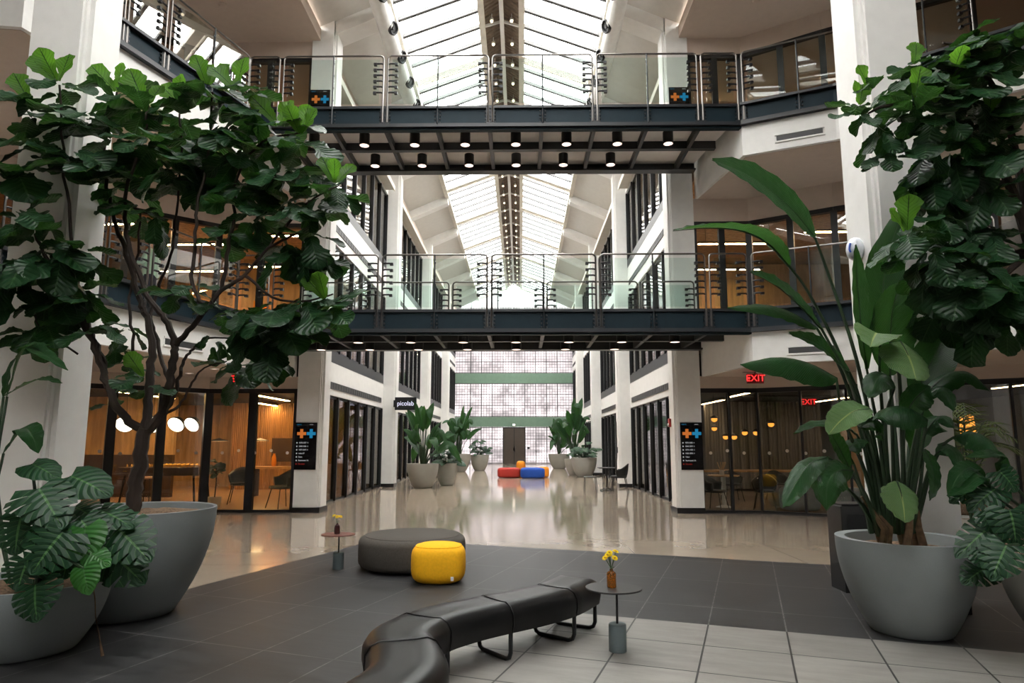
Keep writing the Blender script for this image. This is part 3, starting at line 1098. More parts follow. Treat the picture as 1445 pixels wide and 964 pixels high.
POSTS = [-4.25, -2.17, -.09, 1.97, 4.03]
for lv in (1, 2):
    z = LV[lv]
    nm = ['', 'lower', 'upper'][lv]
    t = thing('footbridge', f'{nm} blue-black steel footbridge crossing the atrium', 'footbridge', (0, FY, z), 0)
    W = dict(w=True)
    MB().box(XA, XB, FY, FY + .02, z - .37, z - .05).build('front_girder_web', M['steel'], t, **W)
    MB().box(XA, XB, FY - .05, FY + .14, z - .05, z - .0).box(XA, XB, FY - .06, FY + .14, z - .44, z - .37).build('front_girder_flange', M['flange'], t, **W)
    MB().box(XA - .0, XB, FY + .0, FY + .12, z - .48, z - .445).build('front_girder_angle', M['steel'], t, **W)
    MB().box(-4.45, 4.45, BY, BY + .02, z - .46, z - .02).box(-4.45, 4.45, BY - .12, BY + .1, z - .49, z - .455).build('rear_girder', M['flange'], t, **W)
    MB().box(-4.6, 4.6, 13.02, 13.14, z - .465, z - .12).build('mid_beam', M['flange'], t, **W)
    MB().prism([(XA + .1, FY + .14), (XB - .1, FY + .14), (4.45, BY), (-4.45, BY)], z - .10, z - .015).build('deck', M['carpet'], t, **W)
    MB().prism([(XA + .1, FY + .15), (XB - .1, FY + .15), (4.44, BY - .01), (-4.44, BY - .01)], z - .30, z - .28).build('soffit_panel', M['deckwhite'], t, **W)
    for i in range(9):
        x = -4.25 + i * 1.035
        MB().box(x - .035, x + .035, FY + .1, BY, z - .46, z - .305).build('cross_beam', M['flange'], t, **W)
    # cylinder downlights
    for row, yy in enumerate((12.62, 13.62)):
        for i in range(8 if row == 0 else 7):
            x = -4.25 + 1.035 * (i + .5)
            if lv == 1:
                lab = f"black cylinder downlight under the lower footbridge, {['front', 'rear'][row]} row, {ordw(i)} from the left"
            else:
                lab = f"black cylinder downlight under the upper footbridge, {['front', 'rear'][row]} row, {ordw(i)} from the left"
            zt = z - .302
            q = thing('cylinder_downlight', lab, 'downlight', (x, yy, zt), 0, f'downlights under the {nm} footbridge')
            h = .25
            MB().lathe([(.105, 0), (.105, -h), (.092, -h), (.085, -h + .045)], n=18).build('lamp_housing', M['black'], q)
            MB().lathe([(.092, -h + .004), (.08, -h + .03), (.001, -h + .035)], n=18).build('lamp_reflector', M['L_down'], q)
    # railings
    hoops = []
    mids = []
    o = -XA
    for a, b in zip(POSTS, POSTS[1:]):
        hoops.append((a + .045 + o, b - .045 + o))
        mids.append((a + b) / 2 + o)
    front = [(XA, FY), (XB, FY)]
    hoops = [(.05, POSTS[0] - .045 + o)] + hoops + [(POSTS[-1] + .045 + o, XB - .06 + o)]
    railing(front, z, 'bridge_railing', f'glass and steel railing along the near edge of the {nm} footbridge', hoops, mids, V((0, 1, 0)))
    hb = [(.03, 1.2)] + [(1.2 + .09 + i * 2.1, 1.2 + i * 2.1 + 2.1) for i in range(3)] + [(7.59, 8.75)]
    mb_ = [1.2 + .045 + i * 2.1 + 1.05 for i in range(3)]
    railing([(-4.4, BY), (4.4, BY)], z, 'bridge_railing', f'glass and steel railing along the far edge of the {nm} footbridge', hb, mb_, V((0, -1, 0)))
    for sgn in (-1, 1):
        e = EDGE[sgn][:3]
        sd = side_name[sgn]
        bg = thing('balcony_girder', f'blue-black steel edge girder of the {["", "second floor", "top floor"][lv]} balcony, {sd} side', 'girder', (*e[0], z), 0)
        wb = MB()
        fl_ = MB()
        EG = EDGE[sgn][:-1] + [(sgn * 13.85, EDGE[sgn][-1][1] + (.115 if sgn > 0 else .02))]
        for a, b in zip(EG, EG[1:]):
            a3, b3 = V((*a, 0)), V((*b, 0))
            wb.bar(a3 + V((0, 0, z - .21)), b3 + V((0, 0, z - .21)), .03, .32)
            fl_.bar(a3 + V((0, 0, z - .025)), b3 + V((0, 0, z - .025)), .2, .05).bar(a3 + V((0, 0, z - .41)), b3 + V((0, 0, z - .41)), .2, .08)
        wb.build('girder_web', M['steel'], bg, w=True)
        fl_.build('girder_flange', M['flange'], bg, w=True)
        l0 = (V(e[1]) - V(e[0])).length
        l1 = (V(e[2]) - V(e[1])).length
        if sgn > 0:
            hp = [(.06, l0 + .5), (l0 + .6, l0 + l1)]
            md = [1.05, l0 + 1.5]
        else:
            hp = [(.06, 1.97), (2.06, l0 - .02), (l0 + .05, l0 + l1)]
            md = [1.0]
        railing(e, z, 'balcony_railing', f'glass and steel railing of the {["", "second floor", "top floor"][lv]} balcony, {sd} side', hp, md, V((sgn, .3, 0)))
# ================================================================== SIGNS AND FITTINGS


def info_screen(x, y, z, label, lines):
    """black information display, front faces -Y, base of panel at z"""
    W, H = .47, 1.02
    t = thing('info_screen', label, 'screen', (x, y, z), 0)
    MB().box(-W / 2, W / 2, -.035, 0, 0, H).build('screen_panel', M['screen'], t, .004)
    tx = MB

    def plus(cx, cz, s_, m, nm):
        p = MB()
        a = s_ * .34
        pts = [(-a, -s_), (a, -s_), (a, -a), (s_, -a), (s_, a), (a, a), (a, s_), (-a, s_), (-a, a), (-s_, a), (-s_, -a), (-a, -a)]
        vs = [(cx + px, -.037, cz + pz) for px, pz in pts] + [(cx + px, -.034, cz + pz) for px, pz in pts]
        p.add(vs, [list(range(12)), list(range(23, 11, -1))] + [(i, i + 12, (i + 1) % 12 + 12, (i + 1) % 12) for i in range(12)])
        p.build(nm, m, t)
    plus(-.095, H - .24, .098, M['L_so'], 'orange_cross')
    plus(.115, H - .24, .098, M['L_sb'], 'blue_cross')
    textmesh('MAIN ST', .026, M['L_sb'], 'screen_text', t, (-W / 2 + .03, -.037, H - .045))
    textmesh('LEVELS', .026, M['L_sw'], 'screen_text', t, (W / 2 - .16, -.037, H - .045))
    for i, s_ in enumerate(lines):
        zz = H - .44 - i * .076
        last = i == len(lines) - 1
        m = M['L_sr'] if last else M['L_sw']
        MB().box(-W / 2 + .035, -W / 2 + .058, -.037, -.034, zz - .014, zz + .014).build('bullet', m, t)
        textmesh(s_, .046, m, 'screen_text', t, (-W / 2 + .09, -.037, zz), sx=.82)
    return t


LA = ['1070-1037 \u2192', '1040-1038 \u2192', '1077-1047 \u2197', 'make 07', 'Stairs', 'Restrooms 1A', 'Fire exits']
LB = ['1070-1038 \u2192', '1040-1039 \u2192', '1074-1108 \u2192', '1045-1050 \u2197', 'Tailor', 'Restrooms 1A', 'Fire exits']
cyf = COLY[2]
xm = HW + .34
info_screen(-xm, cyf - .001, .92, 'black information screen on the ground floor face of the left column at the corridor mouth', LA)
info_screen(xm, cyf - .001, .92, 'black information screen on the ground floor face of the right column at the corridor mouth', LB)
info_screen(-xm, cyf - .001, 8.09 + .62, 'black information screen on the left column behind the upper footbridge', LA)
info_screen(xm, cyf - .001, 8.09 + .62, 'black information screen on the right column behind the upper footbridge', LB)

sg = thing('blade_sign', 'small black hanging sign reading picolab on the left corridor column', 'sign', (-3.47, 22.45, 2.62), 0)
MB().box(-.37, .37, -.05, .05, 0, .44).build('sign_board', M['black'], sg, .005)
textmesh('picolab', .22, M['L_sign'], 'sign_letters', sg, (0, -.053, .22), align='CENTER', sx=.93)
MB().box(-.42, -.37, -.03, .03, .1, .34).build('sign_bracket', M['black'], sg)


def exit_sign(p, rz, label):
    t = thing('exit_sign', label, 'exit sign', p, rz)
    MB().box(-.17, .17, -.03, .03, -.235, -.03).build('sign_body', mat('exit_plate', (.22, .02, .02), .4), t, .006)
    MB().tube([(0, 0, -.03), (0, 0, 0)], .012, 6).box(-.24, .24, -.04, .04, -.008, 0).build('sign_canopy', M['grille'], t)
    textmesh('EXIT', .19, M['L_red'], 'sign_letters', t, (0, -.033, -.133), align='CENTER', extrude=.003)
    b = MB()
    b.add([(-.16, -.034, -.13), (-.125, -.034, -.10), (-.125, -.034, -.16)], [(0, 2, 1)])
    b.add([(.16, -.034, -.13), (.125, -.034, -.10), (.125, -.034, -.16)], [(0, 1, 2)])
    b.build('sign_arrows', M['L_red'], t)
    return t


exit_sign((5.30, 13.35, 2.938), 0, 'red EXIT sign hanging under the right balcony soffit')
exit_sign((-5.3, 13.3, 2.938), -.3, 'red EXIT sign under the left balcony soffit, partly behind fig leaves')
exit_sign((7.6, 16.2, 2.63), 0, 'red EXIT sign inside the right storefront')
pan = thing('ceiling_rail', 'thin black rail carrying the exit sign inside the right storefront', 'rail', (7.6, 16.2, 2.63), 0)
MB().box(-1.6, 1.6, -.02, .02, 0, .04).box(-1.5, -1.46, -.02, .02, .04, .17).box(1.46, 1.5, -.02, .02, .04, .17).build('rail_bar', M['black'], pan)

al = thing('fire_alarm', 'small red fire alarm on the corridor side of the right column', 'fire alarm', (HW, 14.72, 1.85), 0)
MB().box(-.05, 0, -.06, .06, 0, .19).build('alarm_body', M['redbox'], al, .008)
MB().lathe([(.035, 0), (.03, .02), (.001, .025)], (-.05, 0, .05), 12, M4=Matrix.Rotation(-PI / 2, 4, 'Y')).build('alarm_strobe', M['white2'], al)
kp = thing('wall_switch', 'small grey wall box on the second right corridor column', 'switch', (HW, 22.9, 1.15), 0)
MB().box(-.03, 0, -.06, .06, 0, .2).build('switch_plate', M['grille'], kp, .005)
bs = thing('wall_sign', 'narrow black vertical sign between the first two right window bays', 'sign', (HW - .01, 23.05, .95), 0)
MB().box(-.03, 0, -.06, .06, 0, 1.3).build('sign_board', M['black'], bs)

# egg shaped device on the right near column
eg = thing('wall_device', 'white egg-shaped device with a blue mark on the right near column', 'device', (HW, 6.28, 3.28), 0)
MB().lathe([(.001, -.12), (.04, -.112), (.075, -.07), (.085, -.01), (.075, .05), (.045, .098), (.001, .115)], (-.055, 0, .12), 20).build('device_shell', M['frost'], eg)
eb = MB()
eb.tube([(-.128, -.055, .16), (-.135, -.05, .13), (-.137, -.045, .10), (-.128, -.05, .07)], .009, 6)
eb.build('blue_mark', M['ebl'], eg)
MB().box(-.02, 0, -.03, .03, .08, .16).build('device_mount', M['white2'], eg)

# black bin beside the right near column
bn = thing('waste_bin', 'black square waste bin beside the right near column', 'bin', (3.93, 6.99, 0), 0)
MB().box(-.17, .17, -.16, .16, .0, .86).build('bin_body', M['plinth'], bn, .01)
MB().box(-.155, .155, -.145, .145, .86, .88).build('bin_lid', M['black'], bn, .004)
MB().box(-.11, .11, -.166, -.158, .62, .78).build('bin_opening', M['black'], bn)

# ================================================================== FURNITURE, FOREGROUND


def smooth(pts, n=8):
    P = [V(p) for p in pts]
    P = [2 * P[0] - P[1]] + P + [2 * P[-1] - P[-2]]
    out = []
    for i in range(1, len(P) - 2):
        for k in range(n):
            t = k / n
            a, b, c, d = P[i - 1], P[i], P[i + 1], P[i + 2]
            out.append(.5 * ((2 * b) + (c - a) * t + (2 * a - 5 * b + 4 * c - d) * t * t + (3 * b - 3 * c + d - a) * t ** 3))
    out.append(P[-2])
    return out


bench_c = [(-.62, 2.2), (-.34, 2.72), (-.14, 3.1), (-.07, 3.4), (-.13, 3.7), (-.20, 3.95), (-.11, 4.25), (.09, 4.5), (.315, 4.70), (.56, 4.90), (.765, 5.13), (.95, 5.47)]
bench_c = [(.5 + (x - .5) * 1.033, y * 1.033, 0) for x, y in bench_c]
bp = smooth(bench_c, 10)
# arc length
al_ = [0]
for a, b in zip(bp, bp[1:]):
    al_.append(al_[-1] + (b - a).length)
TL = al_[-1]


def bpos(s):
    s = max(0, min(TL, s))
    for i in range(len(bp) - 1):
        if s <= al_[i + 1] + 1e-9:
            k = (s - al_[i]) / (al_[i + 1] - al_[i])
            d = (bp[min(i + 2, len(bp) - 1)] - bp[max(i - 1, 0)]).normalized()
            return bp[i].lerp(bp[i + 1], k), d


bench = thing('serpentine_bench', 'long black leather serpentine bench on sled legs in the foreground', 'bench', (0, 4.2, 0), 0)
BW = .205
prof = [(x, .20 + (z - .24) * 1.03) for x, z in [(-BW, .24), (-BW - .012, .30), (-BW - .01, .36), (-BW + .02, .405), (-BW + .07, .428), (-.07, .424), (.07, .424), (BW - .07, .428), (BW - .02, .405), (BW + .01, .36), (BW + .012, .30), (BW, .24)]]
nseg = 5
ends = [0]
for q in ((-.25, 2.97), (-.15, 3.75), (-.10, 4.26), (.315, 4.70), (.755, 5.115)):
    q = V((.5 + (q[0] - .5) * 1.033, q[1] * 1.033, 0))
    i = min(range(len(bp)), key=lambda k: (bp[k] - q).length)
    ends.append(al_[i])
ends.append(TL)
nseg = len(ends) - 1
for si in range(nseg):
    s0, s1 = ends[si] + .004, ends[si + 1] - .004
    k = 14
    vs = []
    for i in range(k + 1):
        s = s0 + (s1 - s0) * i / k
        p, d = bpos(s)
        n_ = V((d.y, -d.x, 0))
        e = 1 - .02 * (1 if i in (0, k) else 0)
        for x, z in prof:
            vs.append(p + n_ * x * e + V((0, 0, .20 + (z - .20) * (e if i in (0, k) else 1))))
    m_ = len(prof)
    fs = [(i * m_ + j, i * m_ + (j + 1) % m_, (i + 1) * m_ + (j + 1) % m_, (i + 1) * m_ + j) for i in range(k) for j in range(m_)]
    fs = [tuple(reversed(f)) for f in fs]
    b_ = MB().add(vs, fs, smooth=True)
    b_.add(vs[:m_], [list(range(m_))])
    b_.add(vs[-m_:], [list(range(m_ - 1, -1, -1))])
    seat = b_.build('seat_section', M['leather'], bench, angle=60, w=True)
    # piping at the seam
    if si:
        p, d = bpos(ends[si])
        n_ = V((d.y, -d.x, 0))
        MB().tube([p + n_ * x * 1.006 + V((0, 0, z + .0005)) for x, z in prof], .003, 6).build('seam_piping', M['leather'], seat)
for i, s in enumerate([ends[1], ends[3], ends[4], ends[5], TL - .07]):
    p, d = bpos(s)
    n_ = V((d.y, -d.x, 0))
    up = V((0, 0, 1))
    r_ = .05
    a = .185
    loop = [p - n_ * a + up * .22, p - n_ * a + up * (.018 + r_), p - n_ * (a - .015) + up * (.018 + .015), p - n_ * (a - r_) + up * .018,
            p + n_ * (a - r_) + up * .018, p + n_ * (a - .015) + up * (.018 + .015), p + n_ * a + up * (.018 + r_), p + n_ * a + up * .22]
    MB().tube(loop, .016, 8).build('leg', M['black'], bench, w=True)


def pouf(name, label, x, y, w, d, h, m, e=.75, sq=.42, group=None, seam=True):
    t = thing(name, label, 'pouf', (x, y, 0), 0, group)
    MB().rbox(-w / 2, w / 2, -d / 2, d / 2, 0, h, e, 40, 20, sq).build('cushion_body', m, t, angle=80)
    if seam:
        f = lambda q, p: math.copysign(abs(q) ** p, q)
        ph = math.asin(.72)
        zz = h / 2 + h / 2 * f(math.sin(ph), sq)
        k = abs(math.cos(ph)) ** sq
        ring = [(w / 2 * k * f(math.cos(a), e), d / 2 * k * f(math.sin(a), e), zz) for a in [2 * PI * i / 48 for i in range(49)]]
        MB().tube(ring, .006, 5).build('seam', m, t)
    return t


pouf('ottoman', 'large round charcoal felt ottoman behind the yellow pouf', -.83, 8.20, 1.30, 1.30, .41, M['felt'], 1.0, .36)
py = pouf('pouf', 'small yellow felt pouf in front of the charcoal ottoman', -.40, 7.33, .59, .52, .42, M['yellow'], .8, .5)
MB().box(.16, .19, -.245, -.235, .06, .1).build('fabric_label', M['white2'], py)


def side_table(x, y, ox, oy, mt, label, vase_m, vlabel, flabel, nfl, seed, vh, H=.503):
    t = thing('side_table', label, 'table', (x, y, 0), 0)
    MB().lathe([(.062, 0), (.064, .004), (.064, .19), (.058, .196)], n=28).build('base', M['tbase'], t)
    MB().tube([(0, 0, .196), (0, 0, H - .011)], .009, 8).build('stem', M['black'], t)
    top = MB()
    ring = []
    for i in range(40):
        a = 2 * PI * i / 40
        r = .195 * (1 + .05 * math.cos(2 * a + .6) + .025 * math.cos(3 * a))
        ring.append((ox + r * math.cos(a), oy + r * math.sin(a)))
    top.prism(ring, H - .012, H)
    top.build('tabletop', mt, t, .003)
    vx, vy = x + ox - .01, y + oy
    v = thing('bottle_vase', vlabel, 'vase', (vx, vy, H), 0)
    MB().lathe([(.03, 0), (.034, .004), (.034, vh * .75), (.030, vh * .83), (.014, vh * .9), (.013, vh), (.016, vh + .003), (.010, vh + .002)], n=20).build('bottle', vase_m, v)
    rn = random.Random(seed)
    f = thing('flower_bunch', flabel, 'flowers', (vx, vy, H + vh * .55), 0)
    st = MB()
    for i in range(nfl):
        a = 2 * PI * i / nfl + rn.random()
        tip = V((math.cos(a) * rn.uniform(.02, .055), math.sin(a) * rn.uniform(.01, .05), vh * .5 + rn.uniform(.065, .115)))
        st.tube([(0, 0, 0), (0, 0, vh * .46), tip], .003, 5)
        ax = (tip + V((0, -.05, -.05))).normalized()
        fl = MB()
        q = V((0, 0, 1)).rotation_difference((tip - V((0, .05, vh * .46))).normalized()).to_matrix().to_4x4()
        for k in range(14):
            b = 2 * PI * k / 14
            c = V((math.cos(b), math.sin(b), 0))
            s_ = V((-math.sin(b), math.cos(b), 0))
            vs = [c * .004, c * .016 + s_ * .005 + V((0, 0, .004)), c * .027 + V((0, 0, .002)), c * .016 - s_ * .005 + V((0, 0, .004))]
            fl.add([q @ p_ + tip for p_ in vs], [(0, 3, 2, 1)])
            vs = [c * .004, c * .012 + s_ * .004 + V((0, 0, .009)), c * .018 + V((0, 0, .010)), c * .012 - s_ * .004 + V((0, 0, .009))]
            fl.add([q @ p_ + tip for p_ in vs], [(0, 3, 2, 1)])
        fo = fl.build('petals', M['petal'], f)
        MB().ball(q @ V((0, 0, .007)) + tip, .008, 8, .6).build('flower_centre', M['eye'], fo)
    for i in range(5):
        a = rn.random() * 6
        st.add([(0, 0, vh * .45), (.012 * math.cos(a) , .012 * math.sin(a), vh * .48), (.035 * math.cos(a), .035 * math.sin(a), vh * .55 + .01)], [(0, 1, 2)])
    st.build('stems', M['stem'], f)


side_table(-1.69, 8.03, -.01, -.02, M['rtop'], 'small side table with a red-brown top beside the charcoal ottoman', M['brown_glass'], 'dark brown bottle vase on the red-brown side table', 'yellow flowers in the dark brown bottle', 3, 2, .125, .415)
side_table(1.20, 4.97, -.03, -.03, M['btop'], 'small side table with a black top at the end of the bench', M['amber'], 'amber glass bottle vase on the black side table', 'bunch of yellow flowers in the amber bottle', 6, 5, .13, .455)

# ---------------------------------------------------------------- far seating
g_ = 'coloured poufs far down the corridor'
pouf('pouf', 'low red block pouf far down the corridor', -.02, 28.9, 1.0, .9, .42, M['red'], .4, .35, g_, False)
pouf('pouf', 'low blue block pouf far down the corridor', 1.0, 28.5, 1.05, .9, .44, M['blue'], .4, .35, g_, False)
pouf('pouf', 'orange pouf standing behind the red and blue poufs', .5, 29.95, .42, .5, .68, M['orange'], .7, .5, g_, False)
pouf('pouf', 'yellow pouf showing behind the right end of the blue pouf', 1.5, 29.4, .5, .6, .44, M['orange'], .5, .4, g_, False)


def bucket_chair(label, x, y, rz, m, lm, s_=1., name='chair', group=None):
    t = thing(name, label, 'chair', (x, y, 0), rz, group)
    sh = MB()
    n, k = 14, 6
    vs = []
    for i in range(n + 1):
        a = -PI * .08 + (PI * 1.16) * i / n
        ht = .62 + .16 * max(0, math.sin(a)) ** 1.5
        for j in range(k + 1):
            q = j / k
            r = .17 + .09 * q ** .6
            z = .42 + (ht - .42) * q ** 1.6
            vs.append((r * 1.08 * math.cos(a) * s_, r * math.sin(a) * s_, z * s_))
    fs = [(i * (k + 1) + j, (i + 1) * (k + 1) + j, (i + 1) * (k + 1) + j + 1, i * (k + 1) + j + 1) for i in range(n) for j in range(k)]
    sh.add(vs, fs, smooth=True)
    so = sh.build('backrest', m, t)
    md = so.modifiers.new('solid', 'SOLIDIFY')
    md.thickness = .03
    MB().rbox(-.22 * s_, .22 * s_, -.24 * s_, .2 * s_, .39 * s_, .46 * s_, .5, 20, 8, .5).build('seat', m, t)
    for sx in (-1, 1):
        for sy in (-1, 1):
            MB().tube([(sx * .16 * s_, sy * .15 * s_, .41 * s_), (sx * .24 * s_, sy * .23 * s_, 0)], .011 * s_, 6).build('leg', lm, t)
    return t


bucket_chair('black bucket chair at the small black table on the right of the corridor', 3.50, 20.2, -PI / 2 * 1.15, M['black'], M['black'], 1.12)
tb = thing('bistro_table', 'small black square table beside the bucket chair, right of the corridor', 'table', (3.22, 20.95, 0), 0)
MB().box(-.27, .27, -.27, .27, .70, .725).build('tabletop', M['btop'], tb, .004)
MB().tube([(0, 0, .05), (0, 0, .70)], .022, 8).build('pedestal', M['black'], tb)
ft = MB()
for i in range(4):
    a = PI / 4 + PI / 2 * i
    ft.tube([(0, 0, .10), (.28 * math.cos(a), .28 * math.sin(a), .012)], .014, 6)
ft.build('foot', M['black'], tb)
st_ = thing('stool', 'thin-legged black stool left of the small black table', 'stool', (2.68, 20.85, 0), 0)
MB().rbox(-.2, .2, -.2, .2, .42, .46, .4, 16, 6).build('seat', M['btop'], st_)
for sx in (-1, 1):
    for sy in (-1, 1):
        MB().tube([(sx * .17, sy * .17, .43), (sx * .19, sy * .19, 0)], .012, 6).build('leg', M['black'], st_)
bucket_chair('brown chair behind the second planter on the left of the corridor', -2.55, 26.2, PI / 2 * .8, M['darkwood'], M['darkwood'])
bucket_chair('tan chair farther left of the corridor, next to the brown one', -2.45, 27.6, PI / 2, M['warmwood'], M['darkwood'])

# ================================================================== ROOMS BEHIND GLASS
# ground floor left: warm wood lounge
wd = thing('wood_wall', 'warm slatted wood back wall of the left lounge', 'wall', (-7, 21.2, 0), 0, None, 'structure')
MB().box(-1.9, 2.4, 0, .12, 0, 2.79).build('slat_panel', M['slatwood'], wd)
wb = thing('dark_wainscot', 'dark wood half wall at the far left of the lounge', 'wall', (-11, 18.2, 0), 0, None, 'structure')
MB().box(-3, 1.8, 0, .15, 0, 1.17).build('lower_panel', M['darkwood'], wb)
MB().box(-3, 1.8, .02, .15, 1.17, 2.79).build('upper_panel', M['tan'], wb)
pr = thing('partition', 'tan partition with a dark opening in the left lounge', 'wall', (-5.2, 19.5, 0), 0, None, 'structure')
MB().box(-.2, .55, 0, .1, 0, 2.79).build('partition_panel', M['warmwood'], pr)
gt = thing('games_table', 'long dark table on thin legs with small gold pegs inside the left storefront', 'table', (-8.4, 16.5, 0), 0)
MB().box(-1.0, 1.0, -.42, .42, .70, .90).build('table_body', M['darkwood'], gt, .01)
for sx in (-1, 1):
    for sy in (-1, 1):
        MB().tube([(sx * .85, sy * .34, .70), (sx * .93, sy * .38, 0)], .025, 6).build('leg', M['black'], gt)
pg = MB()
for i in range(16):
    for j in range(3):
        pg.lathe([(.02, .90), (.025, .93), (.012, .97), (.001, .98)], (-.85 + i * .113, -.28 + j * .28, 0), 6)
pg.build('gold_pegs', mat('gold_peg', (.8, .5, .12), .3, 1.), gt)


def bar_stool(x, y, label):
    t = thing('bar_stool', label, 'stool', (x, y, 0), 0)
    MB().rbox(-.17, .17, -.17, .17, .64, .70, .7, 16, 6).build('seat', M['warmwood'], t)
    for sx in (-1, 1):
        for sy in (-1, 1):
            MB().tube([(sx * .12, sy * .12, .65), (sx * .17, sy * .17, 0)], .012, 6).build('leg', M['black'], t)
    MB().tube([(-.15, -.15, .25), (.15, -.15, .25), (.15, .15, .25), (-.15, .15, .25), (-.15, -.15, .25)], .009, 6).build('foot_ring', M['black'], t)


bar_stool(-8.45, 15.75, 'wooden stool with black legs in front of the long games table')


def dome_lamp(x, y, zb, label, tilt, m=None, s_=1., zc=2.8):
    t = thing('dome_lamp', label, 'lamp', (x, y, zb), 0)
    Mx = Matrix.Rotation(tilt, 4, 'Y') @ Matrix.Rotation(-1.0, 4, 'X')
    MB().lathe([(.21 * s_, 0), (.20 * s_, .04 * s_), (.14 * s_, .15 * s_), (.05 * s_, .21 * s_), (.001, .215 * s_)], n=20, M4=Mx).build('lamp_shade', M['black'], t)
    MB().lathe([(.19 * s_, -.006), (.001, -.008)], n=20, M4=Mx).build('lamp_diffuser', m or M['L_white'], t)
    MB().tube([Mx @ V((0, 0, .2 * s_)), (0, 0, zc - zb)], .006, 5).build('cord', M['black'], t)


dome_lamp(-8.9, 15.4, 1.93, 'black dome lamp with white glowing face left of the fig trunk, left lounge', -.5)
dome_lamp(-8.33, 15.6, 1.93, 'black dome lamp tilted to the right of the fig trunk, left lounge', -1.0)
dome_lamp(-7.78, 15.6, 1.93, 'black dome lamp facing out with a round white glow, left lounge', .1)
dome_lamp(-7.75, 16.3, 1.95, 'black dome lamp with white glow beside the round one, left lounge', .35)


def flat_pendant(x, y, zb, label, m):
    t = thing('pendant_lamp', label, 'lamp', (x, y, zb), 0)
    MB().lathe([(.26, 0), (.25, .025), (.1, .06), (.03, .09), (.001, .09)], n=24).build('lamp_shade', M['black'], t)
    MB().lathe([(.24, -.005), (.001, -.006)], n=24).build('lamp_diffuser', m, t)
    MB().tube([(0, 0, .09), (0, 0, 2.8 - zb)], .006, 5).build('cord', M['black'], t)


flat_pendant(-8.29, 19, 1.55, 'flat black pendant lamp left of the centre mullion, left lounge', M['L_warm'])
flat_pendant(-7.09, 19, 1.55, 'flat black pendant lamp nearest the corridor column, left lounge', M['L_warm'])
pt_ = thing('potted_fiddle_leaf', 'small dark potted plant in a pale pot inside the left storefront', 'plant', (-6.60, 15.3, 0), 0)
MB().lathe([(.11, 0), (.14, .02), (.15, .26), (.13, .26), (.12, .22)], n=16).build('pot', M['white2'], pt_)
MB().tube([(0, 0, .2), (.02, 0, .6), (0, 0, 1.0)], .015, 6).build('trunk', M['bark'], pt_)
SMALL_PLANT = pt_
bucket_chair('dark armchair in front of the wood wall, left lounge', -6.46, 16.4, .3, M['black'], M['black'], 1.15, 'armchair')
bucket_chair('olive armchair on wire legs just left of the left corridor column', -5.0, 15.25, -.7, M['olive'], M['black'], 1.15, 'armchair')
cb = thing('console_table', 'wooden console table at the back of the left lounge', 'table', (-6.2, 18.6, 0), 0)
MB().box(-.9, .9, -.25, .25, .78, .84).build('tabletop', M['warmwood'], cb)
for sx in (-1, 1):
    MB().box(sx * .8 - .03, sx * .8 + .03, -.2, .2, 0, .78).build('leg', M['black'], cb)
vz = thing('vase', 'slender orange vase on the console table, left lounge', 'vase', (-6.5, 18.6, .84), 0)
MB().lathe([(.05, 0), (.07, .1), (.06, .25), (.03, .33), (.04, .36)], n=14).build('vase_body', M['orange'], vz)
bx = thing('wall_box', 'dark framed panel on the wood wall between the flat pendants', 'panel', (-7.2, 21.14, .9), 0)
MB().box(-.35, .35, 0, .06, 0, .75).build('panel_board', M['darkwood'], bx)

# ground floor right: dim cafe
def globe(x, y, z, label, m, r=.075):
    t = thing('globe_pendant', label, 'lamp', (x, y, z), 0, 'amber globe pendants in the right cafe')
    MB().ball((0, 0, 0), r, 14, .85).build('globe', m, t)
    MB().lathe([(r * 1.5, .03), (r * 1.3, .05), (.02, .11), (.001, .11)], n=16).build('cap', M['black'], t)
    MB().tube([(0, 0, .11), (0, 0, 2.8 - z)], .005, 5).build('cord', M['black'], t)


for i, (u, v, yy) in enumerate([(1008, 592, 16.5), (1008, 605, 18.5), (1024, 617, 18.0), (1036, 617, 17.0), (1051, 611, 17.5), (1067, 611, 17.2), (1088, 599, 16.2)]):
    p = at(u, v, yy)
    globe(p.x, p.y, p.z, f"amber globe pendant in the right cafe, {ordw(i)} from the left", M['L_or'])
lt = thing('long_table', 'long wooden table inside the right storefront', 'table', (6.4, 18.2, 0), 0)
MB().box(-1.8, 1.8, -.4, .4, .72, .76).build('tabletop', M['warmwood'], lt)
for sx in (-1, 1):
    MB().box(sx * 1.6 - .04, sx * 1.6 + .04, -.3, .3, 0, .72).build('leg', M['black'], lt)
rt = thing('cafe_table', 'round cafe table on a pale pedestal just right of the right corridor column', 'table', (5.25, 15.6, 0), 0)
MB().lathe([(.36, .72), (.37, .735), (.36, .75)], n=24).build('tabletop', M['warmwood'], rt)
MB().lathe([(.2, 0), (.19, .02), (.05, .06), (.05, .72)], n=16).build('pedestal', M['white2'], rt)
jr = thing('jar', 'glass jar of pale wooden sticks on the round cafe table', 'jar', (5.22, 15.6, .75), 0)
MB().lathe([(.05, 0), (.055, .01), (.055, .12), (.05, .12), (.05, .02)], n=14).build('jar_body', M['white2'], jr)
sk_ = MB()
rn = random.Random(4)
for i in range(9):
    a = rn.random() * 2 * PI
    sk_.tube([(0, 0, .03), (.1 * math.cos(a), .1 * math.sin(a), .30)], .012, 5)
sk_.build('sticks', mat('pale_wood', (.6, .42, .26), .6), jr)
for i, (x, y, rz, lb) in enumerate([(4.85, 14.95, .9, 'nearest the corridor column'), (5.98, 15.0, -.4, 'in front of the second glass pane'), (6.0, 17.35, 0, 'pushed to the long table, left one'), (7.2, 17.35, .1, 'pushed to the long table, right one')]):
    bucket_chair(f'black thin-legged chair in the right cafe, {lb}', x, y, rz, M['black'], M['black'])
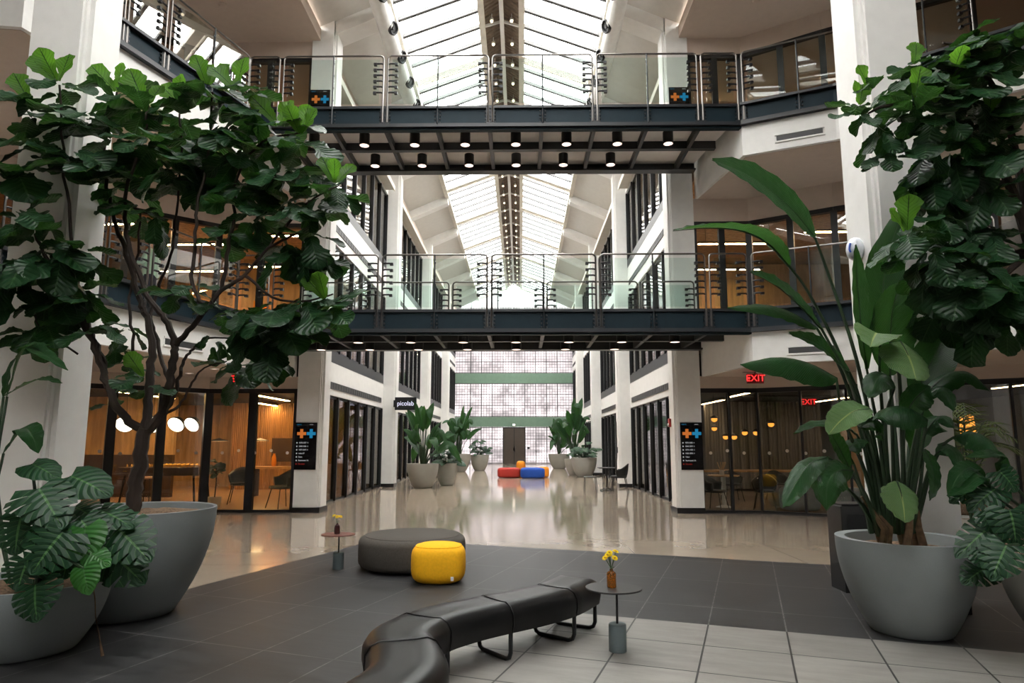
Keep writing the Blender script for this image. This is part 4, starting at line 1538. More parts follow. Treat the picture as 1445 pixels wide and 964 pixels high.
for i, (x, lb) in enumerate([(6.65, 'left one'), (7.55, 'right one')]):
    pouf('lounge_pouf', f'grey-blue upholstered lounge block behind the right storefront, {lb}', x + .1, 15.0 - i * .35, .78, .6, .52, M['sofa'], .4, .35, None, False)
pouf('lounge_pouf', 'brown upholstered block behind the grey-blue blocks in the right cafe', 6.75, 15.75, .7, .6, .5, M['darkwood'], .4, .35, None, False)
ct = MB()
for i in range(40):
    x = i * .09
    ct.lathe([(.05, 0), (.05, 2.68)], (x, .05 * math.sin(i * 1.9), 0), 8)
cu = thing('curtain', 'grey pleated curtain across the back of the right cafe', 'curtain', (6.3, 20.6, .1), 0)
ct.build('curtain_cloth', M['grey'], cu)
pnl = thing('wall_panel', 'pale lit wall panel at the right end of the cafe', 'panel', (9.2, 16.9, 0), 0)
MB().box(-.5, .9, 0, .1, 0, 2.4).build('panel_board', M['tan'], pnl)
# right of the near column
om = thing('amber_light_box', 'glowing amber lamp column behind the storefront right of the near column', 'lamp', (9.42, 13.2, 0), 0)
MB().lathe([(.2, 0), (.2, .04), (.03, .05), (.03, 1.6)], n=14).build('lamp_stand', M['black'], om)
MB().lathe([(.15, 1.60), (.11, 2.05)], n=18).build('lamp_shade', M['L_or'], om)
sf = thing('sofa', 'tan sofa seen low behind the storefront right of the near column', 'sofa', (9.3, 14.3, 0), 0)
MB().rbox(-.9, .9, -.4, .4, 0, .42, .3, 24, 10, .3).build('seat', mat('tan_upholstery', (.42, .27, .15), .9), sf)
MB().rbox(-.9, .9, .25, .45, .2, .85, .3, 24, 10, .3).build('backrest', mat('rust_upholstery', (.42, .14, .05), .9), sf)

# second floor interiors
for sgn in (-1, 1):
    pn_ = thing('wood_wall', f'warm wood back wall of the second floor room, {side_name[sgn]} side', 'wall', (sgn * 8.5, 21.6, 4.0), 0, None, 'structure')
    MB().box(-4, 4, 0, .1, 0, 3.5).build('slat_panel', M['warmwood'] if sgn < 0 else M['tan'], pn_)
    pn2 = thing('wood_wall', f'wood back wall of the top floor room, {side_name[sgn]} side', 'wall', (sgn * 8.5, 21.6, 8.09), 0, None, 'structure')
    MB().box(-4, 4, 0, .1, 0, 2.9).build('slat_panel', M['tan'], pn2)
op = thing('wall_art', 'orange panel seen through the second floor left corridor window', 'panel', (-7.6, 20.0, 4.9), PI / 2)
MB().box(-.6, .6, 0, .06, 0, .9).build('art_board', M['orange'], op)
# ================================================================== PLANTS


def frame(d, n):
    d = V(d).normalized()
    n = V(n)
    n = n - d * n.dot(d)
    if n.length < 1e-4:
        n = V((1, 0, 0)) - d * d.x
    n.normalize()
    return d, n, d.cross(n)


def interp(tab, t):
    for (a, x), (b, y) in zip(tab, tab[1:]):
        if t <= b:
            k = (t - a) / (b - a)
            k = k * k * (3 - 2 * k)
            return x + (y - x) * k
    return tab[-1][1]


FIG = [(0, .10), (.12, .40), (.28, .50), (.42, .58), (.62, .95), (.76, 1.0), (.9, .78), (.97, .42), (1, .05)]


def fig_leaf(mb, p, d, n, L_, W, rn, droop=.5, cup=.15):
    d, n, s = frame(d, n)
    nv_, nu = 16, 8
    vs, uvs = [], []
    c = V(p)
    ph = rn.random() * 6
    for i in range(nv_ + 1):
        t = i / nv_
        ang = droop * t
        dd = d * math.cos(ang) - n * math.sin(ang)
        nn = n * math.cos(ang) + d * math.sin(ang)
        w = W * .5 * interp(FIG, t) * (1 + .09 * math.sin(t * 19 + ph) + .04 * math.sin(t * 37))
        for j in range(nu + 1):
            u = -1 + 2 * j / nu
            z = cup * w * (u * u - .3) + .045 * L_ * math.sin(t * 11 + ph + (1 if u > 0 else 2.2)) * abs(u) ** 1.5 + .011 * L_ * math.cos(2 * PI * (t * 6.5 - abs(u) * 1.6)) * min(1, abs(u) * 3)
            vs.append(c + s * u * w + nn * z)
            uvs.append((.5 + u / 2, t))
        c = c + dd * (L_ / nv_)
    k = nu + 1
    mb.add(vs, [(i * k + j, i * k + j + 1, (i + 1) * k + j + 1, (i + 1) * k + j) for i in range(nv_) for j in range(nu)], uvs, True)


def fig_rosette(dark, young, p, ax, n, L_, rn, ny=0, droop=0.):
    """whorl of leaves around axis ax; ny young upright ones on top"""
    ax = V(ax).normalized()
    x = ax.orthogonal().normalized()
    y = ax.cross(x)
    a0 = rn.random() * 6
    for i in range(n):
        a = a0 + i * 2.4 + rn.uniform(-.3, .3)
        out = x * math.cos(a) + y * math.sin(a)
        el = rn.uniform(-.35, .65) - droop
        d = out * math.cos(el) + ax * math.sin(el)
        l = L_ * rn.uniform(.75, 1.2)
        nrm = ax * math.cos(el) - out * math.sin(el)
        nrm = nrm + V((rn.uniform(-.35, .35), rn.uniform(-.5, .1), rn.uniform(-.1, .3)))
        fig_leaf(dark, V(p) - ax * .05 * (i % 3) + d * .05, d, nrm, l, l * rn.uniform(.62, .82), rn, rn.uniform(.2, 1.1), rn.uniform(.05, .3))
    for i in range(ny):
        a = a0 + i * 2.2
        out = x * math.cos(a) * 1.0 + y * math.sin(a) * .5
        d = out * .55 + ax * .85
        l = L_ * rn.uniform(.75, 1.0)
        nrm = V((0, -1, 0)) * .8 - out * .5 + V((rn.uniform(-.2, .2), 0, 0))
        fig_leaf(young, V(p) + d * .03, d, nrm, l, l * .66, rn, rn.uniform(-.1, .4), .15)


def bowl(parent, r0, r1, h, mat_, soil=True, wall=.035, depth=.09, bulge=.74, name='planter', world=False):
    pr_ = [(.001, 0), (r0 * .86, 0), (r0 * .96, .012)]
    for i in range(13):
        t = i / 12
        # quadratic profile, swelling outwards
        r = (1 - t) ** 2 * r0 + 2 * t * (1 - t) * (r0 + (r1 - r0) * bulge * 1.25) + t * t * r1
        pr_.append((r, .025 + (h - .025) * t))
    pr_ += [(r1 - wall * .4, h + .004), (r1 - wall, h - .004), (r1 - wall - .03, h - depth), (.001, h - depth)]
    b = MB().lathe(pr_, n=56).build(name, mat_, parent, angle=35)
    if soil:
        sm = MB()
        rn = random.Random(int(r1 * 1000))
        n = 40
        R = r1 - wall - .028
        vs = [(0, 0, h - depth + .03)]
        for k in range(1, 6):
            for j in range(n):
                a = 2 * PI * j / n
                vs.append((R * k / 5 * math.cos(a), R * k / 5 * math.sin(a), h - depth + .012 + (rn.uniform(0, .025) if k < 5 else 0)))
        fs = [(0, 1 + j, 1 + (j + 1) % n) for j in range(n)]
        for k in range(4):
            for j in range(n):
                fs.append((1 + k * n + j, 1 + (k + 1) * n + j, 1 + (k + 1) * n + (j + 1) % n, 1 + k * n + (j + 1) % n))
        sm.add(vs, fs, smooth=True)
        sm.build('soil', M['soil'], parent)
    return b


def paddle(mb, pts, W, nh, fold=.25, sag=0., ragged=0., rn=None):
    """long banana-like blade on a midrib path; fold > 0 lifts the sides, sag hangs them"""
    P = smooth(pts, 6)
    k = len(P)
    nu = 8
    vs, uvs = [], []
    tab = [(0, .12), (.08, .55), (.22, .88), (.42, 1.0), (.65, .88), (.85, .55), (.95, .25), (1, .03)]
    for i, c in enumerate(P):
        t = i / (k - 1)
        d = (P[min(i + 1, k - 1)] - P[max(i - 1, 0)]).normalized()
        _, n, s = frame(d, nh)
        w = W * .5 * interp(tab, t)
        for j in range(nu + 1):
            u = -1 + 2 * j / nu
            au = abs(u)
            z = fold * w * au - sag * w * au ** 2.2
            q = c + s * u * w * (1 - .35 * min(1, sag) * au) + n * z
            if ragged and rn and au > .9:
                q += d * rn.uniform(-ragged, ragged)
            vs.append(q + n * .006 * math.sin(i * 2.1 + j) * au)
            uvs.append((.5 + u / 2, t))
    m_ = nu + 1
    mb.add(vs, [(i * m_ + j, i * m_ + j + 1, (i + 1) * m_ + j + 1, (i + 1) * m_ + j) for i in range(k - 1) for j in range(nu)], uvs, True)


def monstera(mb, p, d, n, L_, W, droop=.5, slits=True):
    """heart-shaped leaf, sides cut into fingers by slits"""
    d, n, s = frame(d, n)
    NV = 18
    R = 5

    def mid(t):
        a = droop * t
        return V(p) + d * (L_ * (math.sin(a) / a if abs(a) > 1e-3 else 1) * t) - n * (L_ * t * (1 - math.cos(a)) / max(a, 1e-3) if abs(a) > 1e-3 else 0)
    tabw = [(0, .62), (.12, .92), (.3, 1.0), (.55, .86), (.8, .5), (.93, .22), (1, .0)]
    for sg in (-1, 1):
        vs, uvs = [], []
        for i in range(NV + 1):
            t = i / NV
            m0 = mid(t * .97)
            w = W * .5 * interp(tabw, t)
            back = -.22 * (1 - t) ** 2 + .10 * t
            for r in range(R + 1):
                q = r / R
                pt_ = m0 + s * sg * w * q + d * (L_ * back * q ** 1.3) + n * (.10 * w * q - .22 * w * q * q)
                vs.append(pt_)
                uvs.append((.5 + sg * q * .5, t))
        fs = []
        for i in range(NV):
            for r in range(R):
                if slits and i % 3 == 2 and 2 <= i < NV - 1 and r >= 2:
                    continue
                f = (i * (R + 1) + r, i * (R + 1) + r + 1, (i + 1) * (R + 1) + r + 1, (i + 1) * (R + 1) + r)
                fs.append(f if sg > 0 else tuple(reversed(f)))
        if slits:   # narrow the slit gaps
            for i in range(NV):
                if i % 3 == 2 and 2 <= i < NV - 1:
                    for r in range(2, R + 1):
                        a, b = i * (R + 1) + r, (i + 1) * (R + 1) + r
                        k = .36 * (1 - .25 * (r - 2))
                        va, vb = V(vs[a]), V(vs[b])
                        vs[a], vs[b] = va.lerp(vb, k * .8), vb.lerp(va, k * .8)
        mb.add(vs, fs, uvs, True)


rn = random.Random(11)
# ------------------------------------------------------------ left fiddle-leaf tree
TY = 5.95
tree = thing('fiddle_leaf_fig_tree', 'tall fiddle-leaf fig tree in the larger grey bowl planter on the left', 'tree', (-2.98, TY, 0), 0)
bowl(tree, .38, .68, .915, M['concrete'], True, .03, .07, .8)
br = MB()


def branch(pts, r0, r1):
    P = smooth([at(u, v, TY + dy) for u, v, dy in pts], 5)
    k = len(P)
    P = [p + V((rn.uniform(-.012, .012), rn.uniform(-.012, .012), 0)) if 0 < i < k - 1 else p for i, p in enumerate(P)]
    br.tube(P, [r0 + (r1 - r0) * i / (k - 1) for i in range(k)], 7)


branch([(185, 728, 0), (191, 690, 0), (198, 650, 0), (205, 605, 0)], .068, .060)
branch([(205, 608, 0), (176, 590, -.05), (154, 550, -.1), (141, 510, -.1), (122, 462, -.15), (95, 415, -.2), (70, 372, -.25), (50, 330, -.3)], .042, .014)
branch([(152, 548, -.1), (144, 505, 0), (126, 465, .05), (117, 430, .1), (108, 380, -.1), (100, 320, -.2), (90, 230, -.25), (84, 120, -.32)], .026, .010)
branch([(205, 608, 0), (208, 565, .05), (212, 520, .1), (214, 480, .1), (207, 447, .1), (196, 420, .1), (182, 370, .1), (165, 320, .12), (152, 265, .2), (150, 200, .2), (165, 130, .1)], .045, .010)
branch([(205, 610, 0), (230, 582, .0), (238, 545, -.05), (244, 505, -.1), (245, 485, -.1), (233, 450, -.1), (212, 424, -.1), (192, 378, -.1), (178, 330, -.1), (178, 270, -.1), (200, 200, -.1), (210, 150, -.1)], .045, .010)
branch([(245, 488, -.1), (262, 472, -.15), (288, 442, -.2), (313, 410, -.2), (345, 388, -.25), (380, 350, -.3), (420, 330, -.3)], .028, .010)
branch([(218, 590, 0), (245, 565, .1), (253, 530, .15), (262, 505, .2), (276, 490, .2), (296, 477, .2), (330, 478, .2)], .022, .007)
branch([(228, 585, 0), (254, 572, .15), (268, 545, .2), (284, 522, .25), (320, 510, .25)], .016, .006)
branch([(240, 550, 0), (232, 520, .15), (222, 480, .25), (214, 450, .2), (222, 410, .2), (240, 360, .2), (250, 300, .2), (255, 200, .1), (250, 130, .1)], .022, .008)
branch([(186, 528, .1), (187, 470, .1), (183, 420, .1), (193, 370, .1), (198, 300, .1)], .016, .010)
branch([(290, 440, -.2), (272, 400, -.2), (276, 340, -.2), (280, 280, -.2), (295, 210, -.15), (300, 130, -.1)], .020, .010)
branch([(313, 410, -.2), (322, 350, -.2), (331, 300, -.2), (335, 250, -.15), (370, 200, -.1), (425, 187, -.1)], .020, .008)
branch([(345, 388, -.25), (385, 420, -.25), (430, 425, -.2), (470, 415, -.2)], .014, .007)
branch([(380, 350, -.3), (420, 300, -.25), (450, 275, -.2), (478, 262, -.2)], .014, .007)
branch([(110, 500, -.1), (88, 485, -.2), (62, 470, -.3), (45, 440, -.35)], .010, .006)
br.build('trunk', M['bark'], tree, w=True)
dk, yg = MB(), MB()
ROS = [  # u, v, dy, n leaves, leaf length, young, droop
    (82, 118, .1, 3, .34, 3, .2), (45, 150, -.1, 6, .36, 1, .1), (120, 160, .2, 6, .34, 0, .2), (166, 132, .1, 4, .32, 3, .2), (205, 150, -.1, 6, .32, 3, .1),
    (60, 200, -.3, 6, .42, 0, .3), (105, 215, -.4, 6, .42, 0, .2), (160, 195, .0, 7, .36, 0, .2), (215, 195, -.35, 6, .40, 0, .25), (255, 150, .1, 5, .32, 2, .2),
    (292, 122, -.1, 4, .30, 3, .3), (335, 130, -.15, 5, .32, 2, .3), (270, 190, .0, 7, .36, 0, .3), (315, 175, -.2, 7, .36, 0, .5), (360, 155, -.1, 5, .34, 0, .5),
    (345, 205, -.2, 7, .36, 0, .5), (395, 180, .0, 5, .34, 2, .4), (424, 192, -.15, 4, .32, 3, .5), (235, 235, -.2, 7, .36, 0, .4), (185, 245, .1, 6, .34, 0, .4),
    (290, 240, .1, 7, .34, 0, .5), (150, 255, .3, 5, .30, 0, .3), (345, 250, -.2, 7, .34, 0, .4), (395, 235, -.2, 7, .34, 0, .4), (430, 240, -.1, 6, .32, 0, .4),
    (472, 262, -.2, 3, .28, 3, .3), (455, 275, -.2, 6, .36, 0, .5), (410, 285, -.25, 7, .36, 0, .5), (360, 295, -.2, 6, .36, 0, .6), (200, 290, .0, 6, .30, 0, .5), 
    (30, 300, -.5, 6, .40, 0, .2), (55, 345, -.5, 7, .40, 0, .4), (85, 360, -.4, 6, .38, 0, .5), (25, 380, -.5, 6, .38, 0, .5), (115, 345, -.2, 4, .30, 0, .4), (20, 240, -.4, 5, .40, 0, .2),
    (70, 405, -.3, 6, .34, 0, .6), (112, 410, -.2, 6, .32, 0, .6), (60, 455, -.3, 4, .30, 0, .6), (320, 325, -.2, 3, .30, 0, .7),
    (435, 330, -.2, 6, .34, 0, .9), (400, 340, -.2, 6, .32, 0, .7), (445, 360, -.1, 5, .26, 0, .8), 
    (345, 430, -.2, 3, .30, 0, .5), (390, 430, -.25, 7, .36, 0, .5), (430, 420, -.2, 6, .34, 0, .5),
    (460, 425, -.2, 3, .30, 2, .4), (370, 455, -.2, 7, .32, 0, .8), (410, 450, -.2, 6, .32, 0, .9), (335, 450, -.1, 5, .28, 0, .8), (385, 480, -.2, 5, .30, 0, 1.2),
    (325, 512, .2, 5, .26, 0, .3), (345, 520, .2, 4, .24, 0, .6), (205, 535, -.1, 2, .24, 1, .4), (165, 478, .1, 4, .20, 0, .6), (175, 460, .1, 3, .22, 0, .5), (158, 555, .2, 2, .2, 0, .7), (135, 455, .1, 3, .24, 0, .5), (300, 470, .2, 3, .18, 0, .8),
    (190, 505, .15, 3, .18, 0, .5), (222, 300, -.1, 1, .26, 0, 1.4), (275, 402, -.35, 2, .26, 0, .3), (258, 410, -.4, 2, .27, 0, .6), (250, 255, .1, 5, .26, 0, .4), (310, 430, -.1, 3, .22, 0, .5)]
for u, v, dy, n, l, ny, dr in ROS:
    if u < 150:
        dy = min(dy, -.32)
    ax = V((rn.uniform(-.35, .35), rn.uniform(-.45, .15), 1))
    fig_rosette(dk, yg, at(u, v, TY + dy), ax, n + 2, l * 1.06, rn, ny, dr * .8)
dk.build('foliage', M['fig'], tree, w=True)
yo = yg.build('young_foliage', M['figy'], tree, w=True)
yo['label'] = 'bright green young leaves'
lp = MB()
q0 = at(208, 722, TY - .42)
lp.box(q0.x - .01, q0.x + .01, q0.y, q0.y + .01, .86, .9)

# ------------------------------------------------------------ left front planter with monstera
MY = 4.92
mp_ = thing('monstera_planter', 'monstera with split leaves in the smaller grey bowl planter at the left edge', 'plant', (-3.10, MY, 0), 0)
bowl(mp_, .33, .52, .50, M['concrete'], True, .025, .06, .75)
mo, my, ms = MB(), MB(), MB()


def mon(u, v, tu, tv, W, y=MY - .2, dy=-.1, nh=(.1, -.8, .6), young=False, droop=.4, slits=True, root=(-3.05, MY, .45), mb=None, stems=None):
    a = at(u, v, y)
    b = at(tu, tv, y + dy)
    mb = mb or (my if young else mo)
    d = b - a
    monstera(mb, a, d, nh, d.length, W, droop, slits)
    st = stems or ms
    r = V(root)
    st.tube(smooth([r, (r * .45 + a * .55) + V((0, 0, .10)), a], 5), [.011] * 10 + [.007], 6)


mon(100, 672, 152, 690, .34, MY - .1, -.1, (.1, -.6, .8), slits=False)
mon(88, 752, 40, 805, .44, MY - .45, -.15, (.2, -.8, .6))
mon(55, 690, 85, 735, .38, MY - .3, -.15, (.3, -.7, .7))
mon(40, 700, 83, 712, .36, MY - .2, -.2, (0, -.5, .9))
mon(165, 745, 208, 785, .40, MY - .15, -.1, (.3, -.8, .5))
mon(150, 775, 200, 818, .40, MY - .1, -.05, (.4, -.8, .4))
mon(115, 735, 140, 765, .30, MY - .3, -.1, (.1, -.7, .7))
mon(120, 745, 118, 790, .28, MY - .35, -.1, (0, -.8, .6), young=True, slits=False)
mon(118, 802, 122, 838, .20, MY - .5, -.05, (0, -.95, .3), young=True, slits=False)
mon(128, 782, 152, 795, .17, MY - .4, -.05, (.2, -.8, .6), young=True, slits=False)
mon(50, 825, 45, 875, .36, MY - .5, -.1, (-.1, -.95, .3))
mon(60, 740, 95, 760, .36, MY - .3, -.1, (0, -.6, .8))
mon(140, 720, 185, 735, .30, MY - .1, -.1, (.1, -.5, .85))
mon(40, 790, 20, 830, .36, MY - .4, -.1, (0, -.9, .5))
mon(100, 780, 85, 815, .30, MY - .3, -.1, (0, -.8, .5))
mon(135, 780, 150, 815, .30, MY - .1, -.1, (.3, -.9, .3))
mon(45, 655, 80, 668, .26, MY + .1, -.1, (0, -.5, .9), slits=False)
mon(30, 730, 15, 780, .40, MY - .3, -.1, (0, -.8, .5))
mon(105, 715, 130, 725, .30, MY, -.1, (0, -.5, .9))
pdl = MB()
for pts, w_ in (([(10, 560, 0), (35, 492, -.05), (62, 500, -.1), (96, 523, -.15)], .14), ([(5, 560, 0), (33, 545, 0), (60, 535, -.1), (88, 541, -.15)], .12), ([(5, 640, 0), (33, 606, 0), (45, 615, -.1), (54, 640, -.1)], .18), ([(5, 560, -.1), (15, 520, -.1), (40, 488, -.1), (70, 487, -.1)], .1)):
    P = [at(u, v, MY + .1 + dy) for u, v, dy in pts]
    paddle(pdl, P, w_, (0, -.4, .9), .2)
    ms.tube(smooth([(-3.25, MY, .45), (P[0] + V((-3.25, MY, .45))) / 2 + V((-.1, 0, .1)), P[0]], 5), .009, 6)
pdl.build('long_leaves', M['paddle'], mp_, w=True)
mo.build('foliage', M['mon'], mp_, w=True)
my.build('young_foliage', M['mony'], mp_, w=True)['label'] = 'bright green young leaves'
ms.build('stalks', M['stalk'], mp_, w=True)
rt_ = MB()
P = [at(u, v, y) for u, v, y in ((130, 822, 4.52), (134, 845, 4.5), (135, 870, 4.62), (139, 892, 4.78))]
P.append(V((P[-1].x + .03, P[-1].y + .02, .008)))
rt_.tube(smooth(P, 5), [.004] * 18 + [.008, .010, .012], 6)
rt_.build('aerial_root', M['stalkb'], mp_, w=True)['label'] = 'thin brown aerial root hanging over the rim'

# ------------------------------------------------------------ right bird of paradise
RX, RY = 3.62, 5.50
bop = thing('bird_of_paradise', 'tall bird-of-paradise plant in the large grey bowl planter on the right', 'plant', (RX, RY, 0), 0)
bowl(bop, .30, .51, .735, M['concrete'], True, .075, .10, .8)
pd, pp, sk2, br2 = MB(), MB(), MB(), MB()


def bleaf(pet, blade, y0, y1, W, nh, fold=.25, sag=0., pale=False, pr=.013):
    n = len(blade)
    B = [at(u, v, y0 + (y1 - y0) * i / (n - 1)) for i, (u, v) in enumerate(blade)]
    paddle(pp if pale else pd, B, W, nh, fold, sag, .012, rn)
    # midrib
    Pm = smooth(B, 4)
    sk2.tube([p - V((0, -.004, .004)) for p in Pm], [.008 * (1 - i / len(Pm)) + .002 for i in range(len(Pm))], 5)
    m_ = len(pet)
    Q = [at(u, v, RY - .05 + (y0 - RY + .05) * i / m_) for i, (u, v) in enumerate(pet)] + [B[0]]
    Q = smooth(Q, 4)
    sk2.tube(Q, [.024 + (pr * .7 - .024) * (i / (len(Q) - 1)) ** .6 for i in range(len(Q))], 6)


C_ = (0, -.95, .3)
bleaf([(1248, 752), (1238, 650), (1208, 505), (1168, 385)], [(1150, 335), (1112, 290), (1060, 250), (1005, 225)], 5.1, 4.8, .36, (.35, -.85, .4), .18)
bleaf([(1244, 752), (1225, 625), (1187, 505), (1140, 412)], [(1113, 375), (1086, 345), (1050, 326), (1000, 321), (950, 325)], 5.0, 4.6, .26, (.1, -.25, .95), .3)
bleaf([(1252, 752), (1232, 640), (1202, 545)], [(1158, 462), (1128, 430), (1095, 402), (1058, 383)], 5.0, 4.7, .24, (.2, -.7, .7), .25)
bleaf([(1240, 752), (1222, 640), (1190, 530)], [(1152, 462), (1118, 442), (1080, 432), (1027, 434)], 5.1, 4.75, .26, (0, -.6, .8), .1, .5)
bleaf([(1262, 752), (1246, 640), (1232, 570)], [(1223, 520), (1215, 460), (1210, 400), (1207, 345)], 5.3, 5.2, .19, (.3, -.9, .1), .3)
bleaf([(1270, 752), (1265, 640), (1258, 560)], [(1252, 505), (1246, 430), (1252, 365), (1277, 290)], 5.7, 5.7, .34, (-.5, -.85, 0), .3)
bleaf([(1264, 752), (1260, 640)], [(1256, 530), (1256, 480), (1260, 435), (1272, 397)], 5.35, 5.2, .40, (.05, -1, .1), .22)
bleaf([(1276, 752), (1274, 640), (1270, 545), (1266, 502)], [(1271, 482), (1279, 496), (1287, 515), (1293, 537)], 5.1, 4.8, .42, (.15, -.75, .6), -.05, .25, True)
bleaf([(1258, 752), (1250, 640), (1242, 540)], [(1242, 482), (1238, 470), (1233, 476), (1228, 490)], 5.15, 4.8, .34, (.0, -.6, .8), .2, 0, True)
bleaf([(1246, 752), (1228, 640), (1212, 560)], [(1198, 524), (1170, 498), (1146, 482), (1113, 470)], 5.15, 4.9, .18, (.3, -.8, .5), .25)
bleaf([(1242, 752), (1222, 670), (1190, 590)], [(1180, 533), (1140, 512), (1100, 505), (1045, 514)], 5.1, 4.7, .36, (0, -.45, .9), .0, .85)
bleaf([(1256, 752), (1248, 680), (1240, 620)], [(1227, 577), (1206, 580), (1186, 594), (1169, 613)], 5.0, 4.75, .24, (-.15, -.75, .65), .1, 0, True)
bleaf([(1278, 752), (1290, 690), (1300, 640)], [(1308, 592), (1280, 575), (1255, 578), (1238, 590)], 5.1, 4.85, .36, (0, -.4, .9), 0, .8)
bleaf([(1238, 752), (1222, 700), (1195, 662)], [(1167, 645), (1142, 655), (1122, 684), (1106, 716)], 5.0, 4.75, .22, (-.4, -.7, .55), .0, .4)
bleaf([(1240, 755), (1228, 715), (1212, 680)], [(1203, 664), (1184, 664), (1168, 682), (1166, 720)], 5.0, 4.8, .30, (-.3, -.85, .35), .0, .4)
bleaf([(1268, 752), (1268, 715)], [(1266, 680), (1271, 695), (1275, 715), (1277, 738)], 4.98, 4.85, .30, (.05, -.95, .35), .0, .2, True)
bleaf([(1244, 752), (1220, 700)], [(1198, 660), (1186, 636), (1174, 614), (1168, 598)], 5.2, 5.1, .14, (.2, -.9, .2), .3)
bleaf([(1282, 752), (1290, 660), (1300, 590)], [(1303, 560), (1332, 532), (1366, 526), (1397, 552)], 5.4, 5.2, .28, (.1, -.5, .85), .0, .6)
bleaf([(1272, 752), (1274, 660)], [(1276, 590), (1286, 570), (1298, 556), (1312, 545)], 5.1, 4.95, .26, (.3, -.85, .4), .2)
bleaf([(1280, 752), (1290, 680), (1298, 640)], [(1304, 612), (1320, 592), (1334, 588), (1346, 604)], 5.3, 5.1, .28, (.1, -.6, .8), .0, .5)
bleaf([(1290, 752), (1312, 668), (1330, 630)], [(1346, 617), (1370, 610), (1394, 622), (1412, 648)], 5.2, 4.9, .30, (.1, -.55, .8), .0, .7)
bleaf([(1286, 752), (1298, 690)], [(1304, 634), (1314, 655), (1318, 680), (1312, 706)], 5.2, 5.1, .16, (.4, -.9, .1), .1)
bleaf([(1276, 752), (1282, 640)], [(1290, 560), (1310, 520), (1330, 480), (1343, 440)], 5.75, 5.75, .36, (-.3, -.95, 0), .2)
bleaf([(1272, 752), (1274, 690)], [(1290, 640), (1296, 610), (1300, 590), (1296, 570)], 5.5, 5.5, .22, (-.3, -.95, 0), .2)
bleaf([(1230, 752), (1215, 690)], [(1205, 655), (1196, 636), (1210, 625), (1226, 624)], 5.3, 5.2, .20, (0, -.6, .8), .1, .3)
bleaf([(1258, 752), (1252, 660), (1250, 590)], [(1262, 548), (1250, 528), (1238, 535), (1226, 562)], 5.15, 4.95, .30, (-.1, -.6, .8), .05, .5)
bleaf([(1274, 752), (1284, 660), (1298, 590)], [(1312, 556), (1326, 548), (1338, 556), (1346, 580)], 5.3, 5.15, .24, (.1, -.6, .8), .1, .4)
bleaf([(1284, 752), (1300, 700), (1312, 660)], [(1322, 640), (1336, 630), (1348, 640), (1354, 664)], 5.3, 5.1, .20, (.2, -.7, .7), .1, .3)
bleaf([(1240, 752), (1214, 710), (1196, 690)], [(1184, 676), (1160, 662), (1136, 664), (1116, 684)], 5.15, 4.95, .16, (-.2, -.7, .7), .1, .3)
bleaf([(1250, 752), (1240, 700), (1222, 640)], [(1208, 612), (1190, 600), (1150, 598), (1120, 612)], 5.3, 5.2, .14, (0, -.4, .9), .2, .2)
bleaf([(1264, 752), (1258, 700), (1250, 650)], [(1246, 620), (1240, 600), (1228, 596), (1214, 604)], 5.1, 4.95, .24, (0, -.7, .7), .1, .3)
for i in range(9):
    x = RX - .26 + .055 * i + rn.uniform(-.02, .02)
    y = RY + rn.uniform(-.16, .12)
    br2.tube([(x, y, .62), (x + rn.uniform(-.05, .05), y, .82), (x + rn.uniform(-.09, .09) + (i - 4) * .012, y, 1.0 + rn.uniform(0, .2))], [.035, .03, .012], 7)
pd.build('foliage', M['paddle'], bop, w=True)
pp.build('pale_foliage', M['paddlel'], bop, w=True)['label'] = 'pale green leaves'
sk2.build('stalks', M['stalk'], bop, w=True)
br2.build('stalk_sheaths', M['stalkb'], bop, w=True)['label'] = 'dry brown stalk bases'

# ------------------------------------------------------------ right fig tree and philodendron in the corner bowl
FX, FY2 = 4.62, 5.02
fg = thing('fiddle_leaf_fig_tree', 'fiddle-leaf fig tree at the right edge, hanging in front of the white column', 'tree', (FX, FY2, 0), 0)
bowl(fg, .28, .50, .58, M['concretew'], True, .04, .08)
br = MB()
TY = 5.0
br.tube(smooth([(FX, FY2, .5), (FX + .03, FY2, 1.5), (FX - .02, FY2, 2.4), (FX - .10, FY2, 3.0)], 5), [.06 - .0015 * i for i in range(16)], 8)
top = V((FX - .10, FY2, 3.0))


def branch2(pts, r0, r1, s=None):
    P = smooth([s or top] + [at(u, v, 5.0 + dy) for u, v, dy in pts], 5)
    k = len(P)
    br.tube(P, [r0 + (r1 - r0) * i / (k - 1) for i in range(k)], 7)


